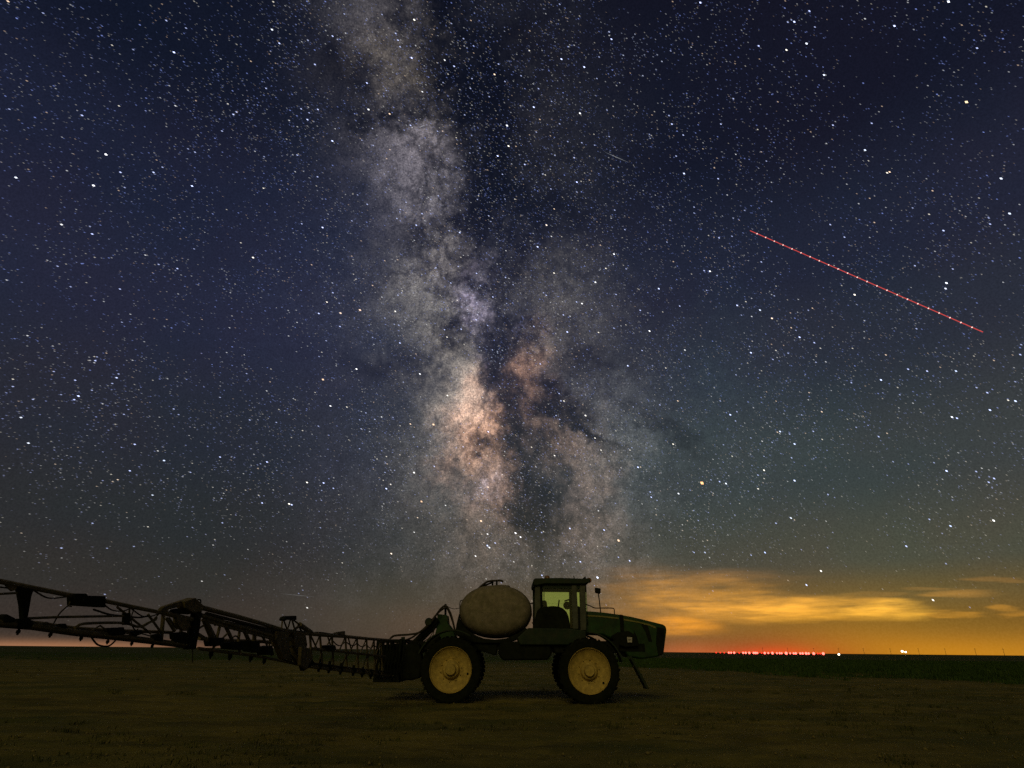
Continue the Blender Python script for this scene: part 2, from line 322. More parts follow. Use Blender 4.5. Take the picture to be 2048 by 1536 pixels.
# ---------------------------------------------------------------- the ground: one sheet out to the horizon
def vnoise(x, y, s, seed):
    x = x * s; y = y * s; xi = np.floor(x).astype(np.int64); yi = np.floor(y).astype(np.int64); fx = x - xi; fy = y - yi
    fx = fx * fx * (3 - 2 * fx); fy = fy * fy * (3 - 2 * fy)
    def h(a, b):
        n = (a * 374761393 + b * 668265263 + seed * 974711) & 0x7fffffff
        n = ((n ^ (n >> 13)) * 1274126177) & 0x7fffffff
        return ((n ^ (n >> 16)) & 0xffff) / 65535.0
    return (h(xi, yi) * (1 - fx) + h(xi + 1, yi) * fx) * (1 - fy) + (h(xi, yi + 1) * (1 - fx) + h(xi + 1, yi + 1) * fx) * fy - .5
def ground_z(x, y):
    x = np.asarray(x, float); y = np.asarray(y, float)
    d = np.hypot(x, y - 15); near = np.clip(1 - (d - 45) / 60, 0, 1)
    flat = np.clip((np.hypot((x - .4) / 5.0, (y - 20.8) / 3.2) - .8) / .6, 0, 1)
    z = .10 * vnoise(x, y, .11, 3) + .05 * vnoise(x, y * 2.2, .35, 5)
    z = z * flat
    for yt, sl, ph, dp, x1 in ((19.55, 0.0, 0.0, .045, 2.3), (22.25, 0.0, 0.0, .045, 2.3), (14.2, .035, 1.3, .028, 1e4), (11.4, .035, 1.3, .028, 1e4), (26.5, -.03, .4, .06, 1e4), (29.6, -.03, .4, .06, 1e4)):
        c = yt + sl * x + (.35 * np.sin(x * .13 + ph) if sl else 0.0)
        q = (y - c) / .20
        z = z + np.where(x < x1, (-dp * np.exp(-q ** 4) + dp * .5 * np.exp(-((np.abs(y - c) - .32) / .09) ** 2)) * (.6 + .8 * (vnoise(x, y, .5, 77) + .5)), 0)
    z += .040 * vnoise(x * .35, y * 2.0, 1.1, 8) + .050 * vnoise(x, y, 2.6, 9) + .040 * vnoise(x, y, 6.3, 10) + .022 * vnoise(x, y, 14.0, 12)
    return z * near - .0
def grid_axis(n, span, dense):
    t = np.linspace(-1, 1, n); k = math.asinh(span / dense); return dense * np.sinh(t * k)
gx = grid_axis(520, 9000, 9.0); gy = 14 + grid_axis(560, 9000, 6.0)
GX, GY = np.meshgrid(gx, gy); GZ = ground_z(GX, GY)
nx, ny = len(gx), len(gy)
vv = np.stack([GX, GY, GZ], -1).reshape(-1, 3).astype(np.float32)
ii = (np.arange(ny - 1)[:, None] * nx + np.arange(nx - 1)[None, :]).reshape(-1)
ff = np.stack([ii, ii + 1, ii + nx + 1, ii + nx], 1).astype(np.int32)
def fast_mesh(name, verts, faces, m, smooth=False):
    k = faces.shape[1]; me = bpy.data.meshes.new(name)
    me.vertices.add(len(verts)); me.vertices.foreach_set('co', np.ascontiguousarray(verts, np.float32).ravel())
    me.loops.add(len(faces) * k); me.loops.foreach_set('vertex_index', np.ascontiguousarray(faces, np.int32).ravel())
    me.polygons.add(len(faces)); me.polygons.foreach_set('loop_start', np.arange(0, len(faces) * k, k, dtype=np.int32))
    me.polygons.foreach_set('loop_total', np.full(len(faces), k, np.int32))
    if smooth: me.polygons.foreach_set('use_smooth', np.ones(len(faces), bool))
    me.update(calc_edges=True); me.materials.append(m)
    o = bpy.data.objects.new(name, me); COL.objects.link(o); return o
def soil_material():
    m = bpy.data.materials.new('field_soil'); m.use_nodes = True; t = m.node_tree; b = t.nodes['Principled BSDF']
    b.inputs['Roughness'].default_value = .95; b.inputs['Specular IOR Level'].default_value = .1
    geo = t.nodes.new('ShaderNodeNewGeometry')
    def nz(scale, detail, rough, sx=1., sy=1.):
        mp = t.nodes.new('ShaderNodeMapping'); mp.inputs['Scale'].default_value = (sx, sy, 1); t.links.new(geo.outputs['Position'], mp.inputs[0])
        n = t.nodes.new('ShaderNodeTexNoise'); n.inputs['Scale'].default_value = scale; n.inputs['Detail'].default_value = detail; n.inputs['Roughness'].default_value = rough
        t.links.new(mp.outputs[0], n.inputs[0]); return n.outputs[0]
    def rmp(v, a, ca, b_, cb):
        cr = t.nodes.new('ShaderNodeValToRGB'); t.links.new(v, cr.inputs[0]); cr.color_ramp.elements[0].position = a; cr.color_ramp.elements[0].color = (*ca, 1)
        cr.color_ramp.elements[1].position = b_; cr.color_ramp.elements[1].color = (*cb, 1); return cr.outputs[0]
    def mixc(f, a, c, mode='MIX'):
        mm = t.nodes.new('ShaderNodeMix'); mm.data_type = 'RGBA'; mm.blend_type = mode
        t.links.new(f, mm.inputs['Factor']) if not isinstance(f, float) else setattr(mm.inputs['Factor'], 'default_value', f)
        t.links.new(a, mm.inputs['A']); t.links.new(c, mm.inputs['B']); return mm.outputs['Result']
    c = rmp(nz(1.1, 8, .7, .7, 1.1), .3, (.085, .073, .011), .72, (.190, .158, .030))
    c = mixc(rmp(nz(9, 6, .75), .45, (0, 0, 0), .75, (.7, .7, .7)), c, rmp(nz(30, 3, .6), .3, (.12, .105, .035), .7, (.23, .195, .08)))
    # dark streaks running along the wheel tracks, and a green film of weeds
    c = mixc(rmp(nz(.55, 7, .68, .5, 1.3), .47, (0, 0, 0), .66, (.80, .80, .80)), c, rmp(nz(4, 5, .6), .3, (.030, .030, .006), .7, (.062, .060, .014)))
    c = mixc(rmp(nz(.22, 6, .68, .7, 1.2), .46, (0, 0, 0), .62, (.75, .75, .75)), c, rmp(nz(6, 5, .6), .3, (.040, .050, .010), .7, (.075, .085, .020)))
    # beyond the bare ground the field is green to the horizon
    sp = t.nodes.new('ShaderNodeSeparateXYZ'); t.links.new(geo.outputs['Position'], sp.inputs[0])
    a1 = t.nodes.new('ShaderNodeMath'); a1.operation = 'MULTIPLY_ADD'; t.links.new(nz(.05, 5, .6), a1.inputs[0]); a1.inputs[1].default_value = 40; t.links.new(sp.outputs[1], a1.inputs[2])
    mr = t.nodes.new('ShaderNodeMapRange'); t.links.new(a1.outputs[0], mr.inputs[0])
    mr.inputs[1].default_value = 72; mr.inputs[2].default_value = 125
    c = mixc(mr.outputs[0], c, rmp(nz(.09, 6, .65, .25, 1), .35, (.024, .040, .008), .7, (.055, .062, .014)))
    t.links.new(c, b.inputs['Base Color'])
    bp = t.nodes.new('ShaderNodeBump'); bp.inputs['Strength'].default_value = .7; bp.inputs['Distance'].default_value = .03
    t.links.new(nz(22, 6, .7), bp.inputs['Height']); t.links.new(bp.outputs[0], b.inputs['Normal'])
    return m
ground = fast_mesh('ground', vv, ff, soil_material(), True); tag(ground, 'bare brown field running out to a dark green horizon', 'ground', kind='structure')

# ---------------------------------------------------------------- grass at the field edge and weeds on the bare soil
def grass_material(name, a, b_):
    m = bpy.data.materials.new(name); m.use_nodes = True; t = m.node_tree; b = t.nodes['Principled BSDF']
    b.inputs['Roughness'].default_value = .8; b.inputs['Specular IOR Level'].default_value = .1
    geo = t.nodes.new('ShaderNodeNewGeometry'); n = t.nodes.new('ShaderNodeTexNoise'); n.inputs['Scale'].default_value = .6; n.inputs['Detail'].default_value = 6
    t.links.new(geo.outputs['Position'], n.inputs[0])
    cr = t.nodes.new('ShaderNodeValToRGB'); t.links.new(n.outputs[0], cr.inputs[0])
    cr.color_ramp.elements[0].position = .32; cr.color_ramp.elements[0].color = (*a, 1); cr.color_ramp.elements[1].position = .7; cr.color_ramp.elements[1].color = (*b_, 1)
    t.links.new(cr.outputs[0], b.inputs['Base Color']); return m
def blades(name, px, py, hgt, wid, per, m, spread):
    n = len(px); k = n * per
    x = np.repeat(px, per) + rng.normal(0, 1, k) * np.repeat(spread, per); y = np.repeat(py, per) + rng.normal(0, 1, k) * np.repeat(spread, per)
    h = np.repeat(hgt, per) * rng.uniform(.5, 1.15, k); w = np.repeat(wid, per) * rng.uniform(.7, 1.3, k)
    a = rng.uniform(0, 2 * np.pi, k); lean = rng.uniform(.1, .7, k) * h
    z = ground_z(x, y) - .01; cx, sy = np.cos(a), np.sin(a); b = rng.uniform(0, 2 * np.pi, k)
    lx, ly = np.cos(b) * lean, np.sin(b) * lean
    v = np.zeros((k, 5, 3))
    v[:, 0] = np.stack([x - cx * w, y - sy * w, z], 1); v[:, 1] = np.stack([x + cx * w, y + sy * w, z], 1)
    v[:, 2] = np.stack([x + lx * .35 + cx * w * .8, y + ly * .35 + sy * w * .8, z + h * .6], 1); v[:, 3] = np.stack([x + lx * .35 - cx * w * .8, y + ly * .35 - sy * w * .8, z + h * .6], 1)
    v[:, 4] = np.stack([x + lx, y + ly, z + h], 1)
    i = np.arange(k)[:, None] * 5
    f = np.concatenate([np.stack([i[:, 0], i[:, 0] + 1, i[:, 0] + 2], 1), np.stack([i[:, 0], i[:, 0] + 2, i[:, 0] + 3], 1), np.stack([i[:, 0] + 3, i[:, 0] + 2, i[:, 0] + 4], 1)])
    return fast_mesh(name, v.reshape(-1, 3), f, m)
EDGE = np.array([(-260, 150), (-120, 118), (-80, 92), (-52, 72), (-20, 80), (2, 82), (13, 61), (18, 51), (21, 45), (19.5, 37), (27, 34.5), (60, 30), (120, 26)], float)
order = np.argsort(EDGE[:, 0]); EX, EY = EDGE[order, 0], EDGE[order, 1]
n = 46000
y = 28 + 130 * rng.random(n) ** 1.5; x = rng.uniform(-1.15, 1.15, n) * y
edge = np.interp(x, EX, EY) + 5 * vnoise(x, y, .18, 31) + 3 * vnoise(x, y, .6, 32)
keep = (y > edge) & ((x > 8) | (rng.random(n) < .45)); x, y = x[keep], y[keep]
clump = np.clip(.75 + 1.3 * vnoise(x, y, .35, 33) + .8 * vnoise(x, y, 1.1, 34), .25, 1.6)
right = np.clip((x - 4) / 16, .35, 1)
g = blades('grass', x, y, .34 * clump * right * np.clip(1.4 - y / 140, .5, 1), np.full(len(x), .022) * (y / 40), 7, grass_material('edge_grass', (.018, .042, .006), (.045, .080, .014)), np.full(len(x), .16) * (y / 40))
tag(g, 'dark green grass standing along the far edge of the bare ground', 'grass', kind='stuff')
n = 5200
y = 4.5 + 60 * rng.random(n) ** 1.7; x = rng.uniform(-1, 1, n) * y * 1.05
keep = (vnoise(x * .5, y * 1.3, .35, 41) + .6 * vnoise(x, y, 1.3, 42) > .10) & (np.hypot((x - .4) / 4.6, (y - 20.9) / 2.4) > 1); x, y = x[keep], y[keep]
w = blades('weeds', x, y, rng.uniform(.02, .10, len(x)) * np.clip(.6 + y / 30, .6, 1.6), np.full(len(x), .009), 14, grass_material('weed_leaf', (.030, .036, .008), (.080, .080, .020)), rng.uniform(.04, .14, len(x)))
tag(w, 'low dark weeds scattered in tufts over the bare soil', 'weeds', kind='stuff')
n = 3800
y = 4 + 26 * rng.random(n) ** 1.5; x = rng.uniform(-1, 1, n) * y * 1.0; r0 = rng.uniform(.008, .032, n) * (1 + .5 * (rng.random(n) < .05))
oc = np.array([(1, 0, 0), (0, 1, 0), (-1, 0, 0), (0, -1, 0), (0, 0, .7), (0, 0, -.6)]); of = np.array([(0, 1, 4), (1, 2, 4), (2, 3, 4), (3, 0, 4), (1, 0, 5), (2, 1, 5), (3, 2, 5), (0, 3, 5)])
v = (oc[None] * r0[:, None, None] * rng.uniform(.6, 1.4, (n, 6, 1)) + np.stack([x, y, ground_z(x, y) + r0 * .2], 1)[:, None]).reshape(-1, 3)
f = (of[None] + (np.arange(n) * 6)[:, None, None]).reshape(-1, 3)
cl = fast_mesh('soil_clods', v, f, mat('clod_soil', (.12, .10, .028), .95, 0, .4, 9)); tag(cl, 'small crumbs of brown soil lying all over the bare field', 'soil', kind='stuff')

# ---------------------------------------------------------------- the crop sprayer
YC = 20.9
BASE = (0.32, YC, 0.0)
SPR = empty('crop_sprayer', BASE)
tag(SPR, 'green self-propelled crop sprayer with grey tank, yellow wheels and long boom reaching left', 'sprayer')
def part(mb, name, m, parent=SPR, bevel=0, smooth=False, label=None, angle=40):
    o = mb.build(name, m, parent, BASE, bevel, smooth, angle)
    if label: o['label'] = label
    return o

# wheels
WR = .925
def wheel(x, near):
    yc = 19.55 if near else 22.25; s = -1 if near else 1; c = (x, yc, WR - .040)
    w = MB().lathe([(.60, -.17), (.64, -.185), (.74, -.20), (.84, -.195), (.885, -.165), (.892, 0), (.885, .165), (.84, .195), (.74, .20), (.64, .185), (.60, .17)], c, 56)
    for k in range(44):                                  # tread bars, left and right in turn
        a = 2 * math.pi * k / 44; side = 1 if k % 2 else -1
        vs = []
        for (t, yy, rr) in ((a - .022, 0.0, .885), (a + .022, 0.0, .885), (a + .085, .185 * side, .865), (a + .040, .185 * side, .865)):
            for q in (rr, rr + .040 if yy == 0 else rr + .060):
                vs.append((c[0] + q * math.cos(t), yc + yy, c[2] + q * math.sin(t)))
        w.add(vs, [(0, 2, 4, 6), (1, 7, 5, 3), (0, 1, 3, 2), (2, 3, 5, 4), (4, 5, 7, 6), (6, 7, 1, 0)])
    tyre = part(w, 'wheel', RUBBER, smooth=True, angle=30)
    rim = MB().lathe([(.605, .16 * s), (.632, .20 * s), (.622, .215 * s), (.600, .19 * s), (.588, .15 * s), (.572, .148 * s), (.560, .13 * s), (.42, .070 * s), (.285, .020 * s), (.262, .035 * s), (.240, .125 * s), (.218, .15 * s), (.165, .155 * s), (.158, .235 * s), (.138, .270 * s), (.0, .276 * s)], c, 56)
    part(rim, 'rim', YELLOW, tyre, smooth=True, angle=35)
    part(MB().lathe([(.60, .15 * -s), (.45, .10 * -s), (.0, .09 * -s)], c, 40), 'rim_back', YELLOW, tyre, smooth=True)
    for k in range(10):
        a = 2 * math.pi * k / 10 + .2; bx, bz = c[0] + .315 * math.cos(a), c[2] + .315 * math.sin(a)
        part(MB().lathe([(.017, .05 * s), (.017, .088 * s), (.0, .09 * s)], (bx, yc, bz), 6), 'wheel_bolt', YELLOW, tyre)
    a = R(-38 if x > 0 else -12); vx, vz = c[0] + .52 * math.cos(a), c[2] + .52 * math.sin(a)
    part(MB().lathe([(.034, .11 * s), (.034, .128 * s), (.0, .13 * s)], (vx, yc, vz), 10), 'valve_cover', BLACK, tyre)
    # drop leg that carries the wheel motor
    i = -s
    leg = MB().box((c[0] - .13, yc + i * .30 - .09, .72), (c[0] + .13, yc + i * .30 + .09, 1.75)); leg.lathe([(.20, .0), (.20, .34 * i)], c, 20)
    part(leg, 'wheel_leg', BLACK, bevel=.02)
for nr in (True, False):
    wheel(-1.745, nr); wheel(2.385, nr)

# fenders
def fender(name, x, y0, y1, a0, a1, r=1.04):
    m = MB(); vs = []; fs = []; n = 20
    for i in range(n + 1):
        t = R(a0 + (a1 - a0) * i / n)
        for rr in (r, r + .035):
            for yy in (y0, y1): vs.append((x + rr * math.cos(t), yy, .913 + rr * math.sin(t)))
    for i in range(n):
        q = i * 4; p = q + 4
        fs += [(q, q + 1, p + 1, p), (q + 2, p + 2, p + 3, q + 3), (q, p, p + 2, q + 2), (q + 1, q + 3, p + 3, p + 1)]
    fs += [(0, 2, 3, 1), (n * 4, n * 4 + 1, n * 4 + 3, n * 4 + 2)]
    m.add(vs, fs); return part(m, name, DKGREEN, smooth=True, angle=50)
fender('rear_fender', -1.745, 19.33, 19.95, 58, 158); fender('rear_fender', -1.745, 21.9, 22.45, 58, 158)
fender('front_fender', 2.385, 19.42, 19.9, 12, 88, 1.02); fender('front_fender', 2.385, 21.9, 22.4, 12, 88, 1.02)

# chassis
m = MB().box((-3.1, 20.35, 1.42), (4.3, 20.50, 1.66)).box((-3.1, 21.30, 1.42), (4.3, 21.45, 1.66))
for x in (-3.05, -1.745, .3, 2.385, 4.2): m.box((x - .09, 20.50, 1.44), (x + .09, 21.30, 1.64))
for x in (-1.745, 2.385): m.box((x - .16, 19.80, 1.58), (x + .16, 22.0, 1.76))
part(m, 'chassis', BLACK, bevel=.015)
part(MB().prism([(-0.301,1.661), (1.249,1.732), (1.336,1.359), (1.207,1.159), (-0.198,1.133), (-0.358,1.316)], 20.15, 20.95), 'fuel_tank', BLACK, bevel=.05, smooth=True)
part(MB().prism([(-1.29,1.741), (-0.366,1.661), (-0.421,1.258), (-0.993,1.425)], 20.3, 21.5), 'rinse_tank', BLACK, bevel=.04)
part(MB().prism([(0.234,1.78), (0.582,2.074), (1.915,2.071), (2.419,2.002), (2.402,1.597), (0.33,1.579)], 20.05, 21.75), 'cab_platform', DKGREEN, bevel=.03)
part(MB().prism([(1.343,1.704), (3.495,1.723), (3.44,1.378), (1.43,1.36)], 20.2, 21.6), 'engine_side_cover', BLACK, bevel=.03)

# hood and engine
hood = part(MB().prism([(2.384,2.611), (2.774,2.592), (3.179,2.557), (3.582,2.508), (3.984,2.443), (4.382,2.357), (4.731,2.277), (4.953,2.227), (5.044,2.168), (5.046,2.034), (4.964,1.695), (4.882,1.346), (4.637,1.272), (4.221,1.212), (3.751,1.265), (3.579,1.523), (3.339,1.754), (2.996,1.898), (2.355,1.921)], 20.36, 21.44), 'hood', GREEN, bevel=.05, smooth=True)
YH = 20.355
part(MB().prism([(2.488,2.496), (3.006,2.47), (3.521,2.415), (3.518,2.377), (3.003,2.425), (2.486,2.451)], YH - .012, YH + .02), 'side_stripe', STRIPE, hood)
part(MB().prism([(3.681,2.386), (4.128,2.315), (4.492,2.236), (4.695,2.163), (4.689,2.096), (4.488,2.191), (4.124,2.27), (3.677,2.341)], YH - .012, YH + .02), 'side_stripe', STRIPE, hood)
part(MB().prism([(3.558,2.513), (3.67,2.498), (3.669,2.02), (3.557,2.019)], 20.31, 21.49), 'hood_strap', BLACK, hood, bevel=.008)
part(MB().prism([(4.22,2.256), (4.442,2.213), (4.49,2.028), (4.542,1.72), (4.431,1.719), (4.359,1.997)], YH - .010, YH + .02), 'hood_vent', BLACK, hood)
part(MB().prism([(3.992,2.023), (4.061,1.877), (4.132,1.571), (4.067,1.556), (3.962,1.846)], YH - .010, YH + .02), 'hood_vent', BLACK, hood)
grille = part(MB().prism([(4.742,2.149), (4.979,2.106), (4.938,1.694), (4.859,1.375), (4.697,1.331), (4.667,1.692)], YH - .014, YH + .02), 'grille', BLACK, hood)
for k in range(9):
    z = 1.38 + k * .075
    xf = (4.882,1.346)[0] + (z - (4.882,1.346)[1]) / ((5.046,2.034)[1] - (4.882,1.346)[1]) * ((5.046,2.034)[0] - (4.882,1.346)[0])
    part(MB().box((xf - .10, 20.5, z), (xf + .018, 21.3, z + .03)), 'grille_slat', BLACK, hood)
part(MB().prism([(3.235,1.868), (3.466,1.988), (3.788,2.02), (4.003,1.904), (4.073,1.584), (3.659,1.552), (3.347,1.636)], 20.22, 20.34), 'exhaust_cover', BLACK, bevel=.02)
part(MB().prism([(3.725,1.841), (3.883,1.835), (3.871,1.683), (3.73,1.689)], 20.195, 20.215), 'warning_label', WHITE)
part(MB().prism([(3.755,1.769), (3.85,1.769), (3.849,1.75), (3.754,1.75)], 20.188, 20.194), 'label_print', BLACK)
# rail on the hood, mirror on its stalk
part(MB().tube(curve_pts([(2.464,20.45,2.829), (2.658,20.45,2.762), (2.786,20.45,2.709), (3.048,20.45,2.711), (3.343,20.45,2.709), (3.411,20.45,2.669), (3.412,20.45,2.516)], 4), .016), 'hood_rail', BLACK, smooth=True)
st = part(MB().tube([(2.962,20.42,2.556), (2.934,20.42,2.954), (2.913,20.42,3.172)], .018), 'mirror_stalk', BLACK, smooth=True)
part(MB().prism([(2.803,3.341), (3.0,3.311), (2.983,3.139), (2.803,3.169)], 20.36, 20.44), 'mirror', BLACK, st, bevel=.025)
# front ladder
lad = MB()
for yy in (19.98, 20.36): lad.plate([(3.698,1.295), (3.823,1.296), (4.26,0.413), (4.164,0.372)] and [(a, yy, b) for a, b in ((3.714,1.295), (3.784,1.296), (4.244,0.413), (4.181,0.386))], .03)
lad = part(lad, 'ladder', DKGREEN, bevel=.004)
for t in (.12, .34, .56, .78, .97):
    (xa, za), (xb, zb) = (3.76,1.296), (4.211,0.386)
    x, z = xa + (xb - xa) * t, za + (zb - za) * t
    part(MB().box((x - .06, 20.0, z - .015), (x + .06, 20.34, z + .015)), 'ladder_step', BLACK, lad)

# cab
YN, YF = 20.12, 21.68
def cab_side(y, near):
    m = MB(); t = .07
    def bar(pts, th=t): m.prism(pts, y if near else y - th, y + th if near else y)
    bar([(0.815,3.405), (0.995,3.407), (1.011,2.078), (0.789,2.076)])
    bar([(1.993,3.416), (2.189,3.418), (2.195,2.713), (2.186,2.059), (2.011,2.058), (2.002,2.712)])
    bar([(2.287,3.419), (2.467,3.42), (2.424,2.061), (2.247,2.001), (2.258,2.684)])
    return m
cab = part(MB().prism([(0.815,3.405), (0.979,3.407), (0.996,2.078), (0.789,2.076)], YN, YN + .10), 'cab', GREY, bevel=.015)
part(MB().prism([(2.009,3.416), (2.173,3.418), (2.187,2.713), (2.186,2.059), (2.011,2.058), (2.002,2.712)], YN, YN + .08), 'door_pillar', GREY, cab, bevel=.015)
part(MB().prism([(2.287,3.419), (2.467,3.42), (2.439,2.032), (2.247,2.001), (2.258,2.684)], YN, YN + .10), 'front_pillar', GREY, cab, bevel=.02)
for (a, b) in (((0.979,3.407), (1.059,2.079)),):
    part(MB().box((a[0], YN + .02, b[1]), (b[0] - .0, YN + .09, a[1])), 'door_frame', BLACK, cab)
part(MB().prism([(0.979,3.438), (2.289,3.45), (2.282,3.287), (0.977,3.275)], YN + .02, YN + .09), 'door_header', DKGREEN, cab)
part(MB().prism([(2.196,2.744), (2.276,2.714), (2.247,2.001), (2.169,2.03)], YN + .02, YN + .09), 'pillar_infill', BLACK, cab)
# the far side of the cab
zr = 3.50; zb = 2.06
for (x0, x1, nm) in ((.79, .93, 'rear_pillar'), (2.06, 2.20, 'door_pillar'), (2.42, 2.58, 'front_pillar')):
    part(MB().box((x0, YF - .1, zb), (x1, YF, zr)), nm, DKGREEN, cab, bevel=.015)
part(MB().box((.93, YF - .09, 3.29), (2.42, YF - .02, zr)), 'door_header', DKGREEN, cab)
part(MB().box((.93, YF - .09, zb), (2.42, YF - .02, zb + .10)), 'door_sill', DKGREEN, cab)
roof = part(MB().prism([(0.766,3.543), (0.815,3.575), (1.636,3.598), (2.324,3.581), (2.587,3.591), (2.618,3.545), (2.598,3.466), (2.416,3.41), (1.141,3.406), (0.912,3.358), (0.765,3.341), (0.741,3.434)], YN - .10, YF + .10), 'cab_roof', DKGREEN, cab, bevel=.04, smooth=True)
part(MB().lathe([(.085, .0), (.085, .10), (.065, .155), (.0, .17)], (*((lambda q: (q[0], 20.9))((1.266,3.665))), (1.266,3.656)[1] - .06), 16, 'Z'), 'beacon', AMBER, cab, smooth=True)
part(MB().lathe([(.0, -.06), (.07, -.05), (.085, .0), (.075, .05), (.0, .06)], (*((lambda q: (q[0], 20.2))((2.598,3.547))), (2.598,3.547)[1]), 16), 'marker_lamp', AMBER, cab, smooth=True)
part(MB().plate([((2.074,3.681)[0], 20.1, (2.074,3.681)[1]), ((2.098,3.665)[0], 20.1, (2.098,3.665)[1]), ((2.135,3.564)[0], 20.1, (2.135,3.564)[1]), ((2.094,3.563)[0], 20.1, (2.094,3.563)[1])], .03), 'antenna_bracket', BLACK, cab)
part(MB().prism([(2.475,3.661), (2.488,3.575), (2.357,3.566), (2.391,3.605)], 20.08, 20.20), 'work_lamp', BLACK, cab, bevel=.008)
# panes
def pane(poly, y, m, nm='window'): return part(MB().prism(poly, y, y + .008), nm, m, cab)
pane([(1.044,3.287), (2.025,3.296), (2.016,2.088), (1.029,2.08)], YN + .05, GLASS)
pane([(2.184,3.391), (2.291,3.392), (2.263,2.686), (2.198,2.686)], YN + .05, GLASS)
pane([(.93, 2.16), (2.06, 2.16), (2.06, 3.29), (.93, 3.29)], YF - .06, DUSTY_GLOW)
pane([(2.20, 2.16), (2.42, 2.16), (2.42, 3.29), (2.20, 3.29)], YF - .06, DUSTY_GLOW)
part(MB().box((2.50, YN + .12, 2.2), (2.508, YF - .12, 3.45)), 'windscreen', GLASS, cab)
part(MB().box((.85, YN + .12, 2.2), (.858, YF - .12, 3.45)), 'rear_window', GLASS, cab)
# curved lower door panel, seat, wheel, levers
door = [(0.742,2.047), (0.792,2.313), (0.874,2.582), (0.971,2.674), (1.165,2.713), (1.392,2.738), (1.585,2.717), (1.712,2.665), (1.822,2.561), (1.882,2.427), (1.909,2.264), (1.934,2.058)]
part(MB().prism(door, YN - .03, YN + .03), 'door_panel', BLACK, cab, bevel=.02, smooth=True)
seat = MB().box((1.15, 20.7, 2.1), (1.65, 21.2, 2.55)); seat.prism([(1.12, 2.5), (1.28, 2.5), (1.22, 2.95), (1.02, 2.95)], 20.72, 21.18)
part(seat, 'driver_seat', BLACK, cab, bevel=.05, smooth=True)
part(MB().lathe([(.0, -.06), (.10, -.05), (.125, .0), (.10, .05), (.0, .06)], (*((lambda q: (q[0], 20.5))((1.877,2.781))), (1.877,2.781)[1]), 20), 'control_monitor', BLACK, cab, smooth=True)
col = MB().tube([(2.057,20.9,2.113), (2.054,20.9,2.512), (2.02,20.9,2.982)], .045)
part(col, 'steering_column', BLACK, cab, smooth=True)
sw = []
cx, cz = (2.003,2.997)
for k in range(25):
    a = 2 * math.pi * k / 24; sw.append((cx + .17 * math.cos(a), 20.9 + .19 * math.sin(a), cz + .05 * math.cos(a)))
part(MB().tube(sw, .016, 6), 'steering_wheel', BLACK, cab, smooth=True)
part(MB().tube([(1.588,20.5,2.732), (1.608,20.5,2.856), (1.626,20.5,2.949)], .022), 'control_lever', BLACK, cab, smooth=True)
part(MB().tube([(1.084,20.3,3.254), (1.692,20.3,3.259)], .012), 'sunblind_bar', BLACK, cab)
part(MB().tube([(1.183,21.5,3.379), (1.175,21.5,2.824)], .014), 'window_seal', BLACK, cab)
part(MB().tube([(0.671,21.9,2.928), (1.936,21.9,2.931), (2.002,21.9,2.792)], .018), 'side_rail', BLACK, smooth=True)

# solution tank
def tank():
    (x0, _), (x1, _) = (-1.656,2.569), (0.73,2.591)
    z1 = (-0.51,3.401)[1]; z0 = (-0.476,1.772)[1]
    c = ((x0 + x1) / 2, YC, (z0 + z1) / 2); a, b, h = (x1 - x0) / 2, .98, (z1 - z0) / 2
    nu, nv = 72, 36; vs = []; fs = []
    def sp(v, e): return math.copysign(abs(v) ** e, v)
    for j in range(1, nv):
        p = -math.pi / 2 + math.pi * j / nv; cy = sp(math.sin(p), .55); rr = sp(math.cos(p), .50)
        for i in range(nu):
            t = 2 * math.pi * i / nu; q = 1 + .006 * math.exp(-((math.sin(t) * h + .075) / .03) ** 2)
            vs.append((c[0] + a * rr * q * sp(math.cos(t), .93), c[1] + b * cy, c[2] + h * rr * q * sp(math.sin(t), .93)))
    vs += [(c[0], c[1] - b, c[2]), (c[0], c[1] + b, c[2])]; n0 = (nv - 1) * nu
    for j in range(nv - 2):
        for i in range(nu): fs.append((j * nu + i, j * nu + (i + 1) % nu, (j + 1) * nu + (i + 1) % nu, (j + 1) * nu + i))
    for i in range(nu): fs.append((n0, (i + 1) % nu, i)); fs.append((n0 + 1, (nv - 2) * nu + i, (nv - 2) * nu + (i + 1) % nu))
    return MB().add(vs, fs), c, a, b, h
tm, tcn, ta, tb, th = tank()
TK = part(tm, 'solution_tank', TANK, smooth=True, angle=60)
# moulded seam and filler lid
seam = []
for k in range(41):
    t = math.pi * 2 * k / 40; seam.append((tcn[0] + (ta - .015) * math.copysign(abs(math.cos(t)) ** .55, math.cos(t)), tcn[1] + (tb - .004) * math.copysign(abs(math.sin(t)) ** .55, math.sin(t)), tcn[2] - .075))
part(MB().tube(seam, .011, 6), 'tank_seam', TANK, TK, smooth=True)
(lx, lz) = (-0.29,3.391)
part(MB().lathe([(.30, -.08), (.30, .0), (.26, .03), (.0, .04)], (lx, YC, lz), 24, 'Z'), 'tank_lid', TANK, TK, smooth=True)
for (pp, rr) in (([(-1.139,20.7,3.222), (-0.943,20.7,3.398), (-0.761,20.7,3.52), (-0.543,20.7,3.554), (-0.307,20.7,3.56), (-0.239,20.7,3.517)], .034), ([(-1.061,20.8,3.247), (-0.913,20.8,3.376), (-0.729,20.8,3.458), (-0.562,20.8,3.524)], .030)):
    part(MB().tube(curve_pts(pp, 5), rr), 'fill_hose', HOSE, TK, smooth=True)
for (a, b) in (((-0.45,20.7,3.547), (-0.446,20.7,3.323)), ((-0.594,20.75,3.503), (-0.59,20.75,3.327))):
    part(MB().tube([a, b], .03), 'hose_post', BLACK, TK)
